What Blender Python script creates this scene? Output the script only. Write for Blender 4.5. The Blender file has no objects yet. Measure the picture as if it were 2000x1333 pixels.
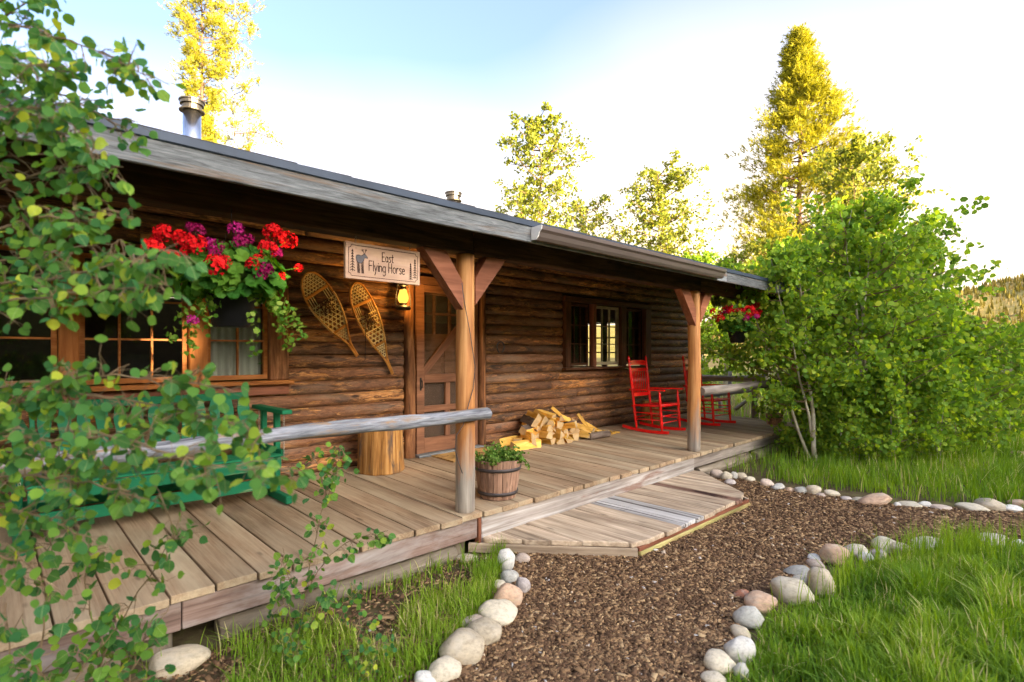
import bpy, bmesh, math, random
import numpy as np
from mathutils import Vector, Matrix, noise as mnoise

random.seed(7)
rng = np.random.default_rng(7)
R = math.radians
scene = bpy.context.scene
col = scene.collection

# ------------------------------------------------------------------ camera
F = 1061.0                       # focal length in photograph pixels (2000 wide)
CX, HY = 1000.0, 688.0           # principal column and horizon row of the photograph
AX = math.atan2(1090.0, F)       # angle of the facade direction (+X) to the right of the view axis
FW = (math.cos(AX), math.sin(AX))
RT = (math.sin(AX), -math.cos(AX))
CAMZ = 1.61
cam_d = bpy.data.cameras.new('camera')
cam = bpy.data.objects.new('camera', cam_d)
col.objects.link(cam)
scene.camera = cam
cam.location = (0, 0, CAMZ)
cam.rotation_euler = (R(90), 0, -math.atan2(FW[0], FW[1]))
cam_d.sensor_width = 36.0
cam_d.lens = F / 2000.0 * 36.0
cam_d.shift_y = (HY - 666.5) / 2000.0
cam_d.clip_start = 0.05
cam_d.clip_end = 3000
cam_d.dof.use_dof = True
cam_d.dof.focus_distance = 5.6
cam_d.dof.aperture_fstop = 2.1

# ------------------------------------------------------------------ light
SUN_EL = R(12.5)
SUN_DIR = Vector((0.12, -1.0, 0)).normalized()          # horizontal direction towards the sun
SUN_VEC = Vector((SUN_DIR.x * math.cos(SUN_EL), SUN_DIR.y * math.cos(SUN_EL), math.sin(SUN_EL)))
world = bpy.data.worlds.new('World')
scene.world = world
world.use_nodes = True
wt = world.node_tree
wt.nodes.clear()
w_out = wt.nodes.new('ShaderNodeOutputWorld')
w_bg = wt.nodes.new('ShaderNodeBackground')
w_sky = wt.nodes.new('ShaderNodeTexSky')
w_sky.sky_type = 'NISHITA'
w_sky.sun_disc = False
w_sky.sun_elevation = SUN_EL
w_sky.sun_rotation = math.atan2(SUN_DIR.x, SUN_DIR.y)
w_sky.altitude = 0
w_sky.air_density = 0.55
w_sky.dust_density = 8.0
w_sky.ozone_density = 2.2
w_bg.inputs['Strength'].default_value = 0.15
# evening haze: pale near the horizon, clearing to blue overhead, slightly uneven
w_tc = wt.nodes.new('ShaderNodeTexCoord')
w_sep = wt.nodes.new('ShaderNodeSeparateXYZ')
w_n = wt.nodes.new('ShaderNodeTexNoise')
w_n.inputs['Scale'].default_value = 1.6
w_n.inputs['Detail'].default_value = 3.0
w_n.inputs['Roughness'].default_value = 0.4
w_ma = wt.nodes.new('ShaderNodeMath'); w_ma.operation = 'MULTIPLY_ADD'; w_ma.inputs[1].default_value = 0.28; w_ma.inputs[2].default_value = -0.14
w_ad = wt.nodes.new('ShaderNodeMath'); w_ad.operation = 'ADD'
w_r = wt.nodes.new('ShaderNodeValToRGB')
for k, (p, v) in enumerate(((0.17, 0.95), (0.50, 0.05))):
    w_r.color_ramp.elements[k].position = p
    w_r.color_ramp.elements[k].color = (v, v, v, 1)
w_mix = wt.nodes.new('ShaderNodeMixRGB')
w_mix.inputs['Color2'].default_value = (2.25, 1.85, 1.38, 1)
wt.links.new(w_tc.outputs['Generated'], w_sep.inputs[0])
wt.links.new(w_tc.outputs['Generated'], w_n.inputs['Vector'])
wt.links.new(w_n.outputs['Fac'], w_ma.inputs[0])
wt.links.new(w_sep.outputs['Z'], w_ad.inputs[0])
wt.links.new(w_ma.outputs[0], w_ad.inputs[1])
wt.links.new(w_ad.outputs[0], w_r.inputs['Fac'])
wt.links.new(w_r.outputs['Color'], w_mix.inputs['Fac'])
wt.links.new(w_sky.outputs['Color'], w_mix.inputs['Color1'])
wt.links.new(w_mix.outputs['Color'], w_bg.inputs['Color'])
wt.links.new(w_bg.outputs['Background'], w_out.inputs['Surface'])

sun_d = bpy.data.lights.new('sun', 'SUN')
sun_d.energy = 5.0
sun_d.angle = R(0.5)
sun_d.color = (1.0, 0.74, 0.40)
sun = bpy.data.objects.new('sun', sun_d)
col.objects.link(sun)
sun.rotation_euler = (-SUN_VEC).to_track_quat('-Z', 'Y').to_euler()
sun.location = (0, -10, 12)

scene.view_settings.view_transform = 'Standard'
scene.view_settings.look = 'None'
scene.view_settings.gamma = 1.0
scene.view_settings.use_curve_mapping = False
scene.view_settings.exposure = 2.85
scene.render.engine = 'CYCLES'
cy = scene.cycles
cy.use_denoising = True
cy.max_bounces = 8
cy.diffuse_bounces = 4
cy.glossy_bounces = 3
cy.transmission_bounces = 4
cy.transparent_max_bounces = 12
cy.sample_clamp_indirect = 6.0
cy.caustics_reflective = False
cy.caustics_refractive = False


# ------------------------------------------------------------------ helpers
def P(px, py, Y=None, Z=None, d=None, X=None):
    """a point of the place from its photograph pixel and one known coordinate"""
    t = (px - CX) / F
    s = (HY - py) / F
    dx, dy = FW[0] + RT[0] * t, FW[1] + RT[1] * t
    if Y is not None:
        k = Y / dy
    elif X is not None:
        k = X / dx
    elif Z is not None:
        k = (Z - CAMZ) / s
    else:
        k = d
    return Vector((dx * k, dy * k, CAMZ + s * k))


def G(px, py):
    return P(px, py, Z=0.0)


WM = {}


def link(o, parent=None, m=None):
    col.objects.link(o)
    m = m.copy() if m is not None else Matrix.Identity(4)
    if parent is not None:
        o.parent = parent
        o.matrix_parent_inverse = WM[parent.name].inverted()
    o.matrix_basis = m
    WM[o.name] = m
    return o


def tag(o, label, cat, group=None, kind=None):
    if label: o['label'] = label
    if cat: o['category'] = cat
    if group: o['group'] = group
    if kind: o['kind'] = kind
    return o


def thing(name, label, cat, loc=(0, 0, 0), group=None):
    o = bpy.data.objects.new(name, None)
    o.empty_display_size = 0.1
    link(o, None, Matrix.Translation(Vector(loc)))
    return tag(o, label, cat, group)


def make_mesh(name, verts, faces, mat=None, smooth=False):
    me = bpy.data.meshes.new(name)
    me.from_pydata([tuple(v) for v in verts], [], faces)
    if mat: me.materials.append(mat)
    if smooth:
        me.polygons.foreach_set('use_smooth', [True] * len(me.polygons))
    me.update()
    return me


def ob(name, me, parent=None, m=None):
    return link(bpy.data.objects.new(name, me), parent, m)


def np_mesh(name, V, loops, starts, totals, mat, smooth=False, attrs=None):
    """fast mesh from flat arrays"""
    me = bpy.data.meshes.new(name)
    me.vertices.add(len(V))
    me.vertices.foreach_set('co', np.asarray(V, dtype=np.float32).ravel())
    me.loops.add(len(loops))
    me.loops.foreach_set('vertex_index', np.asarray(loops, dtype=np.int32))
    me.polygons.add(len(starts))
    me.polygons.foreach_set('loop_start', np.asarray(starts, dtype=np.int32))
    try:
        me.polygons.foreach_set('loop_total', np.asarray(totals, dtype=np.int32))
    except Exception:
        pass
    if smooth:
        me.polygons.foreach_set('use_smooth', np.ones(len(starts), dtype=bool))
    if mat: me.materials.append(mat)
    for k, v in (attrs or {}).items():
        a = me.attributes.new(k, 'FLOAT', 'POINT')
        a.data.foreach_set('value', np.asarray(v, dtype=np.float32))
    me.update(calc_edges=True)
    me.validate()
    return me


class MB:
    """collects shapes for ONE mesh"""
    def __init__(s): s.v = []; s.f = []
    def add(s, vs, fs):
        n = len(s.v)
        s.v += [tuple(v) for v in vs]
        s.f += [tuple(i + n for i in f) for f in fs]
    def box(s, c, size, rot=None):
        hx, hy, hz = size[0] / 2, size[1] / 2, size[2] / 2
        vs = [Vector((x, y, z)) for x in (-hx, hx) for y in (-hy, hy) for z in (-hz, hz)]
        if rot is not None: vs = [rot @ v for v in vs]
        s.add([v + Vector(c) for v in vs], [(0, 1, 3, 2), (4, 6, 7, 5), (0, 4, 5, 1), (2, 3, 7, 6), (0, 2, 6, 4), (1, 5, 7, 3)])
    def tube(s, pts, rad, n=6, cap=True, flat=1.0):
        pts = [Vector(p) for p in pts]
        if not hasattr(rad, '__len__'): rad = [rad] * len(pts)
        vs, fs = [], []
        up = Vector((0, 0, 1))
        prev = None
        for i, p in enumerate(pts):
            a = pts[min(i + 1, len(pts) - 1)] - pts[max(i - 1, 0)]
            if a.length < 1e-9: a = Vector((0, 0, 1))
            a.normalize()
            if prev is None:
                h = up if abs(a.z) < 0.9 else Vector((1, 0, 0))
                u = a.cross(h).normalized()
            else:
                u = (prev - a * prev.dot(a))
                u = u.normalized() if u.length > 1e-6 else a.orthogonal().normalized()
            prev = u
            w = a.cross(u)
            for k in range(n):
                t = 2 * math.pi * k / n
                vs.append(p + u * (math.cos(t) * rad[i]) + w * (math.sin(t) * rad[i] * flat))
        for i in range(len(pts) - 1):
            for k in range(n):
                k2 = (k + 1) % n
                fs.append((i * n + k, i * n + k2, (i + 1) * n + k2, (i + 1) * n + k))
        if cap:
            fs.append(tuple(range(n))[::-1])
            fs.append(tuple((len(pts) - 1) * n + k for k in range(n)))
        s.add(vs, fs)
    def lathe(s, prof, n=16, c=(0, 0, 0)):
        vs, fs = [], []
        for r, z in prof:
            for k in range(n):
                t = 2 * math.pi * k / n
                vs.append((c[0] + r * math.cos(t), c[1] + r * math.sin(t), c[2] + z))
        for i in range(len(prof) - 1):
            for k in range(n):
                k2 = (k + 1) % n
                fs.append((i * n + k, i * n + k2, (i + 1) * n + k2, (i + 1) * n + k))
        if prof[0][0] > 1e-4: fs.append(tuple(range(n))[::-1])
        if prof[-1][0] > 1e-4: fs.append(tuple((len(prof) - 1) * n + k for k in range(n)))
        s.add(vs, fs)
    def prism(s, poly, z0, z1):
        """polygon in XY pushed from z0 to z1"""
        n = len(poly)
        vs = [(x, y, z0) for x, y in poly] + [(x, y, z1) for x, y in poly]
        fs = [tuple(range(n))[::-1], tuple(range(n, 2 * n))]
        fs += [(i, (i + 1) % n, n + (i + 1) % n, n + i) for i in range(n)]
        s.add(vs, fs)
    def build(s, name, mat, parent=None, smooth=False, m=None, kind=None):
        """world coordinates in, origin moved to the shape's middle unless m is given"""
        if m is None:
            a = np.array(s.v)
            c = (a.min(0) + a.max(0)) / 2
            me = make_mesh(name, a - c, s.f, mat, smooth)
            o = ob(name, me, parent, Matrix.Translation(Vector(c)))
        else:
            o = ob(name, make_mesh(name, s.v, s.f, mat, smooth), parent, m)
        if kind: o['kind'] = kind
        return o


def frame_matrix(p0, p1, up=(0, 0, 1)):
    """matrix with local X from p0 to p1 and origin in the middle"""
    p0, p1 = Vector(p0), Vector(p1)
    x = (p1 - p0).normalized()
    up = Vector(up)
    y = up.cross(x)
    if y.length < 1e-6: y = Vector((0, 1, 0))
    y.normalize()
    z = x.cross(y)
    m = Matrix((x, y, z)).transposed().to_4x4()
    m.translation = (p0 + p1) / 2
    return m


def box_mesh(name, L, W, H, mat, bevel=0.004, seg=1, wob=0.0, seed=0, cuts=0):
    bm = bmesh.new()
    bmesh.ops.create_cube(bm, size=1.0)
    for v in bm.verts: v.co = Vector((v.co.x * L, v.co.y * W, v.co.z * H))
    if cuts:
        es = [e for e in bm.edges if abs((e.verts[0].co - e.verts[1].co).x) > L * 0.5]
        bmesh.ops.subdivide_edges(bm, edges=es, cuts=cuts, use_grid_fill=True)
    if bevel:
        bmesh.ops.bevel(bm, geom=[e for e in bm.edges if e.calc_face_angle(0) > 0.6], offset=bevel, segments=seg, affect='EDGES', profile=0.6)
    if wob:
        o = Vector((seed * 3.17, seed * 1.3, seed * 7.7))
        for v in bm.verts:
            q = Vector((v.co.x * 1.6, v.co.y * 7, v.co.z * 7)) + o
            v.co += Vector((mnoise.noise(q), mnoise.noise(q + Vector((9, 0, 0))), mnoise.noise(q + Vector((0, 9, 0))))) * wob
    me = bpy.data.meshes.new(name)
    bm.to_mesh(me); bm.free()
    if mat: me.materials.append(mat)
    return me


_bs = [0]
def board(name, p0, p1, W, H, mat, parent=None, up=(0, 0, 1), bevel=0.004, wob=0.0, cuts=0):
    """a plank: local X runs p0->p1, W across, H along up"""
    p0, p1 = Vector(p0), Vector(p1)
    _bs[0] += 1
    me = box_mesh(name, (p1 - p0).length, W, H, mat, bevel, 1, wob, _bs[0], cuts)
    return ob(name, me, parent, frame_matrix(p0, p1, up))


def log_piece(name, p0, p1, r0, r1, mat, parent=None, nseg=14, n=12, bump=0.006, bend=0.0, seed=None):
    """a round pole with an uneven skin; local X along it"""
    p0, p1 = Vector(p0), Vector(p1)
    L = (p1 - p0).length
    _bs[0] += 1
    sd = _bs[0] * 5.3 if seed is None else seed
    vs, fs = [], []
    xs = [-L / 2] + [-L / 2 + 0.008] + [L * (i / nseg - 0.5) for i in range(1, nseg)] + [L / 2 - 0.008, L / 2]
    for i, x in enumerate(xs):
        t = x / L + 0.5
        r = r0 + (r1 - r0) * t
        if i in (0, len(xs) - 1): r *= 0.93
        oy = bend * math.sin(math.pi * t) + mnoise.noise(Vector((x * 0.9, sd, 0))) * bump * 1.5
        oz = mnoise.noise(Vector((x * 0.9, sd, 5))) * bump * 1.5
        for k in range(n):
            a = 2 * math.pi * k / n
            rr = r + mnoise.noise(Vector((x * 3.0, math.cos(a) * 1.3 + sd, math.sin(a) * 1.3))) * bump
            vs.append((x, oy + rr * math.cos(a), oz + rr * math.sin(a)))
    m = len(xs)
    for i in range(m - 1):
        for k in range(n):
            k2 = (k + 1) % n
            fs.append((i * n + k, (i + 1) * n + k, (i + 1) * n + k2, i * n + k2))
    fs.append(tuple(range(n)))
    fs.append(tuple((m - 1) * n + k for k in range(n))[::-1])
    me = make_mesh(name, vs, fs, mat, True)
    me.polygons[len(fs) - 1].use_smooth = False
    me.polygons[len(fs) - 2].use_smooth = False
    return ob(name, me, parent, frame_matrix(p0, p1))


def copy_tree(o, parent=None):
    c = o.copy()
    col.objects.link(c)
    if parent is not None: c.parent = parent
    WM[c.name] = WM[o.name]
    for ch in [x for x in bpy.data.objects if x.parent == o]:
        copy_tree(ch, c)
    return c


# ------------------------------------------------------------------ materials
class NT:
    def __init__(s, name):
        s.m = bpy.data.materials.new(name)
        s.m.use_nodes = True
        s.t = s.m.node_tree
        s.b = s.t.nodes['Principled BSDF']
        s.out = s.t.nodes['Material Output']
    def n(s, typ, **kw):
        nd = s.t.nodes.new('ShaderNode' + typ)
        for k, v in kw.items():
            if k in nd.inputs: nd.inputs[k].default_value = v
            else: setattr(nd, k, v)
        return nd
    def l(s, a, b): s.t.links.new(a, b)
    def coord(s, scale=(1, 1, 1), rnd=True, src='Object', off=(0, 0, 0)):
        tc = s.n('TexCoord')
        v = tc.outputs[src]
        if rnd:
            oi = s.n('ObjectInfo')
            mu = s.n('VectorMath', operation='MULTIPLY_ADD')
            cb = s.n('CombineXYZ')
            s.l(oi.outputs['Random'], cb.inputs[0]); s.l(oi.outputs['Random'], cb.inputs[1]); s.l(oi.outputs['Random'], cb.inputs[2])
            s.l(cb.outputs[0], mu.inputs[0]); mu.inputs[1].default_value = (37.0, 53.0, 71.0)
            s.l(v, mu.inputs[2]); v = mu.outputs[0]
        mp = s.n('Mapping')
        mp.inputs['Scale'].default_value = scale
        mp.inputs['Location'].default_value = off
        s.l(v, mp.inputs['Vector'])
        return mp.outputs[0]
    def noise(s, vec, scale=1.0, detail=5.0, rough=0.55, dist=0.0):
        nd = s.n('TexNoise', Scale=scale, Detail=detail, Roughness=rough, Distortion=dist)
        s.l(vec, nd.inputs['Vector'])
        return nd.outputs['Fac']
    def ramp(s, fac, stops):
        r = s.n('ValToRGB')
        el = r.color_ramp.elements
        while len(el) < len(stops): el.new(0.5)
        for e, (p, c) in zip(el, stops):
            e.position = p
            e.color = (c[0], c[1], c[2], 1) if hasattr(c, '__len__') else (c, c, c, 1)
        s.l(fac, r.inputs['Fac'])
        return r.outputs['Color']
    def mix(s, fac, a, b, mode='MIX'):
        m = s.n('MixRGB', blend_type=mode)
        for i, x in ((0, fac), (1, a), (2, b)):
            if hasattr(x, 'is_linked'): s.l(x, m.inputs[i])
            elif hasattr(x, '__len__'): m.inputs[i].default_value = (x[0], x[1], x[2], 1)
            else: m.inputs[i].default_value = x
        return m.outputs[0]
    def math(s, op, a, b=0.0):
        m = s.n('Math', operation=op)
        for i, x in ((0, a), (1, b)):
            if hasattr(x, 'is_linked'): s.l(x, m.inputs[i])
            else: m.inputs[i].default_value = x
        return m.outputs[0]
    def rand(s): return s.n('ObjectInfo').outputs['Random']
    def bump(s, h, strength=0.3, dist=0.01):
        b = s.n('Bump', Strength=strength, Distance=dist)
        s.l(h, b.inputs['Height'])
        s.l(b.outputs[0], s.b.inputs['Normal'])
        return b.outputs[0]
    def done(s, colr, rough=0.7, spec=0.3):
        if hasattr(colr, 'is_linked'): s.l(colr, s.b.inputs['Base Color'])
        else: s.b.inputs['Base Color'].default_value = (colr[0], colr[1], colr[2], 1)
        if hasattr(rough, 'is_linked'): s.l(rough, s.b.inputs['Roughness'])
        else: s.b.inputs['Roughness'].default_value = rough
        s.b.inputs['Specular IOR Level'].default_value = spec
        return s.m


GAIN = {'worn_brown_deck': 1.45, 'peeling_pale_paint_board': 1.0, 'bleached_step_board': 1.25, 'dark_beam': 1.5, 'red_brown_stained_wood': 1.5, 'red_brown_door_wood': 1.5, 'brown_inner_door': 1.5, 'dark_trim_log': 1.6,
        'barrel_stave': 1.35, 'split_firewood': 1.15, 'honey_stump_wood': 1.1, 'dark_brown_window_frame': 1.3, 'varnished_ash': 1.25, 'old_grey_log': 1.3, 'grey_brown_pole': 1.3}


def wood(name, c0, c1, c2, grain=(1.6, 26, 26), var=0.25, bump=0.35, rough=0.82, stain=None, stain_at=(0.52, 0.68), stain_scale=(1.2, 4, 4), knots=True, spec=0.14):
    t = NT(name)
    gn = GAIN.get(name, 1.0)
    c0, c1, c2 = [tuple(x * gn for x in c) for c in (c0, c1, c2)]
    if stain: stain = tuple(x * gn for x in stain)
    v = t.coord(grain)
    g = t.noise(v, 1.0, 7, 0.62, 0.6)
    c = t.ramp(g, [(0.30, c0), (0.5, c1), (0.70, c2)])
    v2 = t.coord((0.9, 2.5, 2.5))
    big = t.noise(v2, 1.3, 4, 0.6)
    c = t.mix(1.0, c, t.ramp(big, [(0.3, (0.62, 0.6, 0.58)), (0.7, (1.25, 1.22, 1.2))]), 'MULTIPLY')
    if stain:
        v3 = t.coord(stain_scale, off=(3.1, 1.7, 8.8))
        st = t.noise(v3, 1.0, 6, 0.65, 0.3)
        c = t.mix(t.ramp(st, [(stain_at[0], 0.0), (stain_at[1], 1.0)]), c, stain)
    if var:
        rv = t.ramp(t.rand(), [(0, (1 - var,) * 3), (1, (1 + var,) * 3)])
        c = t.mix(1.0, c, rv, 'MULTIPLY')
    if knots:
        vo = t.n('TexVoronoi', Scale=1.0)
        t.l(t.coord((2.2, 7, 7), off=(7, 3, 1)), vo.inputs['Vector'])
        k = t.ramp(vo.outputs['Distance'], [(0.05, 1.0), (0.13, 0.0)])
        c = t.mix(t.math('MULTIPLY', k, 0.6), c, tuple(x * 0.35 for x in c0))
    t.bump(g, bump, 0.006)
    return t.done(c, rough, spec)


def plain(name, c, rough=0.5, spec=0.4, metal=0.0, nz=0.15, nscale=8.0, bump=0.0):
    t = NT(name)
    g = t.noise(t.coord((1, 1, 1)), nscale, 5, 0.6)
    cc = t.mix(1.0, c, t.ramp(g, [(0.3, (1 - nz,) * 3), (0.7, (1 + nz,) * 3)]), 'MULTIPLY')
    if bump: t.bump(g, bump, 0.005)
    t.b.inputs['Metallic'].default_value = metal
    return t.done(cc, rough, spec)


def leafmat(name, stops, trans=0.35, rough=0.5, attr='tint', spec=0.10, vein=False):
    rough = max(rough, .6)
    """leaf: reflects and lets light through; the tint attribute picks the leaf's own colour"""
    t = NT(name)
    if attr:
        a = t.n('Attribute', attribute_name=attr)
        fac = a.outputs['Fac']
    else:
        fac = t.rand()
    c = t.ramp(fac, stops)
    if vein:
        sp_ = t.n('SeparateXYZ'); t.l(t.n('TexCoord').outputs['Object'], sp_.inputs[0])
        ay = t.math('ABSOLUTE', sp_.outputs[1])
        side_ = t.math('FRACT', t.math('MULTIPLY', t.math('SUBTRACT', sp_.outputs[0], t.math('MULTIPLY', ay, 0.8)), 5.5))
        vn = t.math('MAXIMUM', t.ramp(ay, [(0.012, 1.0), (0.030, 0.0)]), t.math('MULTIPLY', t.ramp(side_, [(0.07, 1.0), (0.14, 0.0)]), 0.6))
        c = t.mix(t.math('MULTIPLY', vn, 0.55), c, (0.34, 0.42, 0.16))
        mt = t.noise(t.coord((1, 1, 1)), 2.5, 4, 0.6)
        c = t.mix(1.0, c, t.ramp(mt, [(0.3, (0.8, 0.82, 0.8)), (0.7, (1.2, 1.15, 1.1))]), 'MULTIPLY')
    t.done(c, rough, spec)
    tr = t.n('BsdfTranslucent')
    hs = t.n('HueSaturation', Saturation=1.1, Value=1.5)
    hs.inputs['Hue'].default_value = 0.485
    t.l(c, hs.inputs['Color'])
    t.l(hs.outputs[0], tr.inputs['Color'])
    mx = t.n('MixShader')
    mx.inputs[0].default_value = trans
    t.l(t.b.outputs[0], mx.inputs[1])
    t.l(tr.outputs[0], mx.inputs[2])
    t.l(mx.outputs[0], t.out.inputs['Surface'])
    return t.m


# --- logs of the wall: dark weathered bark with orange peeled patches
def log_material():
    t = NT('bark_log')
    g = t.noise(t.coord((9, 44, 44)), 1.0, 9, 0.74, 0.5)
    c = t.ramp(g, [(0.30, (0.065, 0.030, 0.014)), (0.5, (0.205, 0.092, 0.042)), (0.70, (0.35, 0.175, 0.08))])
    # bark left on in ragged plates, bare orange wood between them
    p = t.noise(t.coord((2.0, 13, 13), off=(5, 2, 9)), 1.5, 10, 0.76, 0.8)
    w_ = t.noise(t.coord((0.55, 1.2, 1.2), off=(2, 2, 2)), 1.2, 3, 0.5)
    p = t.math('ADD', p, t.math('MULTIPLY', t.math('SUBTRACT', w_, 0.5), 0.35))
    peel = t.ramp(p, [(0.535, 0.0), (0.555, 1.0)])
    pc = t.ramp(t.noise(t.coord((12, 60, 60)), 1.0, 6, 0.7), [(0.3, (0.30, 0.115, 0.028)), (0.5, (0.56, 0.26, 0.080)), (0.72, (0.80, 0.48, 0.20))])
    c = t.mix(t.math('MULTIPLY', peel, 0.88), c, pc)
    dk = t.noise(t.coord((1.6, 9, 9), off=(9, 1, 2)), 1.3, 9, 0.74, 0.8)
    c = t.mix(t.ramp(dk, [(0.53, 0.0), (0.60, 0.85)]), c, (0.042, 0.024, 0.016))
    gr = t.ramp(t.noise(t.coord((1.2, 7, 7), off=(1, 8, 3)), 1.0, 6, 0.65), [(0.5, 0.0), (0.68, 0.65)])
    c = t.mix(gr, c, (0.27, 0.185, 0.125))
    vo = t.n('TexVoronoi', Scale=1.0)
    t.l(t.coord((1.7, 6, 6), off=(7, 3, 1)), vo.inputs['Vector'])
    c = t.mix(t.ramp(vo.outputs['Distance'], [(0.06, 0.9), (0.12, 0.0)]), c, (0.030, 0.014, 0.008))
    tone = t.ramp(t.rand(), [(0, (0.60, 0.58, 0.56)), (0.5, (1.0,) * 3), (1, (1.4, 1.3, 1.2))])
    c = t.mix(1.0, c, tone, 'MULTIPLY')
    h = t.math('SUBTRACT', t.math('MULTIPLY', g, 0.7), t.math('MULTIPLY', peel, 0.7))
    t.bump(h, 0.75, 0.014)
    return t.done(c, 0.62, 0.35)


def post_material():
    """peeled pine pole: honey brown, weathered grey towards the foot (local -X)"""
    t = NT('peeled_pole')
    g = t.noise(t.coord((1.2, 22, 22)), 1.0, 7, 0.6, 0.5)
    c = t.ramp(g, [(0.28, (0.24, 0.085, 0.026)), (0.5, (0.46, 0.20, 0.06)), (0.72, (0.66, 0.36, 0.14))])
    st = t.noise(t.coord((0.8, 6, 6), off=(2, 2, 2)), 1.0, 5, 0.6)
    c = t.mix(t.ramp(st, [(0.5, 0.0), (0.7, 0.75)]), c, (0.25, 0.088, 0.034))
    sep = t.n('SeparateXYZ'); t.l(t.coord((1, 1, 1), rnd=False), sep.inputs[0])
    x = t.math('ADD', sep.outputs[0], t.math('MULTIPLY', t.math('SUBTRACT', t.noise(t.coord((1.5, 12, 12)), 1.0, 4, 0.6), 0.5), 1.1))
    ft = t.n('MapRange'); ft.inputs[1].default_value = -0.45; ft.inputs[2].default_value = -0.78
    t.l(x, ft.inputs[0])
    grey = t.ramp(g, [(0.3, (0.13, 0.105, 0.085)), (0.7, (0.42, 0.37, 0.30))])
    c = t.mix(ft.outputs[0], c, grey)
    t.bump(g, 0.4, 0.006)
    return t.done(c, 0.6, 0.3)


M = {}
M['log'] = log_material()
M['post'] = post_material()
M['trimlog'] = wood('dark_trim_log', (0.05, 0.022, 0.010), (0.14, 0.062, 0.026), (0.27, 0.135, 0.058), grain=(2.5, 24, 24), stain=(0.035, 0.017, 0.010))
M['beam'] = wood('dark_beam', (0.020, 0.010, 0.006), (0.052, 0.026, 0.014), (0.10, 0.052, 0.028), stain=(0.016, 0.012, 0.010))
M['brace'] = wood('red_brown_stained_wood', (0.115, 0.042, 0.022), (0.17, 0.066, 0.036), (0.23, 0.095, 0.055), grain=(1.5, 16, 16), var=0.1, bump=0.2, rough=0.6)
M['fascia'] = wood('weathered_grey_board', (0.075, 0.08, 0.08), (0.165, 0.18, 0.185), (0.27, 0.29, 0.295), grain=(6, 75, 75), bump=0.6, stain=(0.19, 0.115, 0.06), stain_at=(0.54, 0.70), stain_scale=(0.9, 16, 16))
M['deck'] = wood('worn_brown_deck', (0.145, 0.095, 0.056), (0.208, 0.145, 0.086), (0.27, 0.20, 0.124), grain=(1.6, 60, 60), var=0.16, bump=0.3, stain=(0.33, 0.27, 0.175), stain_at=(0.42, 0.74), stain_scale=(0.6, 3.5, 3.5))
M['skirt'] = wood('peeling_pale_paint_board', (0.20, 0.155, 0.125), (0.40, 0.365, 0.325), (0.56, 0.545, 0.51), grain=(0.9, 34, 34), bump=0.25, stain=(0.26, 0.165, 0.125), stain_at=(0.56, 0.66), stain_scale=(1.1, 6, 6))
M['skirtred'] = wood('faded_red_brown_board', (0.13, 0.085, 0.065), (0.22, 0.15, 0.12), (0.31, 0.23, 0.19), grain=(0.9, 34, 34), bump=0.25, stain=(0.38, 0.35, 0.32), stain_at=(0.50, 0.72))
M['plat'] = wood('bleached_step_board', (0.20, 0.145, 0.095), (0.37, 0.29, 0.20), (0.52, 0.43, 0.31), grain=(1.0, 20, 20), var=0.12, stain=(0.17, 0.105, 0.07), stain_at=(0.60, 0.78))
M['platgrey'] = wood('chalky_grey_step_board', (0.20, 0.185, 0.17), (0.46, 0.45, 0.42), (0.60, 0.59, 0.56), grain=(0.8, 14, 14), var=0.05, stain=(0.085, 0.072, 0.062), stain_at=(0.55, 0.59), stain_scale=(0.25, 13, 13))
M['platred'] = wood('reddish_step_board', (0.15, 0.075, 0.05), (0.28, 0.165, 0.115), (0.38, 0.25, 0.185), grain=(0.8, 14, 14), stain=(0.055, 0.028, 0.02), stain_at=(0.55, 0.62))
M['mossy'] = wood('yellowed_treated_board', (0.21, 0.18, 0.06), (0.36, 0.32, 0.12), (0.46, 0.41, 0.19), grain=(1.0, 16, 16), stain=(0.20, 0.115, 0.05))
M['oldlog'] = wood('old_grey_log', (0.10, 0.080, 0.055), (0.21, 0.175, 0.125), (0.33, 0.285, 0.215), grain=(1.3, 14, 14), stain=(0.075, 0.058, 0.038))
M['rail'] = wood('silver_weathered_pole', (0.085, 0.09, 0.10), (0.22, 0.235, 0.26), (0.37, 0.385, 0.40), grain=(5, 55, 55), var=0.1, bump=0.9, stain=(0.29, 0.195, 0.12), stain_at=(0.53, 0.62), stain_scale=(2.5, 16, 16))
M['oldrail'] = wood('grey_brown_pole', (0.12, 0.10, 0.085), (0.24, 0.21, 0.18), (0.36, 0.33, 0.29), grain=(1.0, 16, 16), var=0.15)
M['sash'] = wood('varnished_orange_sash', (0.26, 0.082, 0.018), (0.40, 0.145, 0.034), (0.52, 0.22, 0.062), grain=(2, 22, 22), var=0.1, bump=0.15, rough=0.45)
M['darksash'] = wood('dark_brown_window_frame', (0.040, 0.017, 0.009), (0.085, 0.036, 0.017), (0.13, 0.058, 0.027), grain=(2, 22, 22), var=0.1, bump=0.2, rough=0.55)
M['creamsash'] = wood('cream_painted_sash', (0.42, 0.34, 0.20), (0.52, 0.44, 0.28), (0.60, 0.53, 0.36), grain=(2, 20, 20), var=0.05, bump=0.1, knots=False)
M['door'] = wood('red_brown_door_wood', (0.095, 0.042, 0.023), (0.15, 0.070, 0.037), (0.21, 0.102, 0.055), grain=(1.6, 20, 20), var=0.12, bump=0.2, rough=0.55)
M['doorpanel'] = wood('brown_inner_door', (0.13, 0.060, 0.028), (0.19, 0.092, 0.043), (0.25, 0.13, 0.062), grain=(1.2, 16, 16), var=0.05, bump=0.12)
M['interior'] = plain('interior_brown', (0.10, 0.055, 0.03), 0.8, 0.2)
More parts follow.
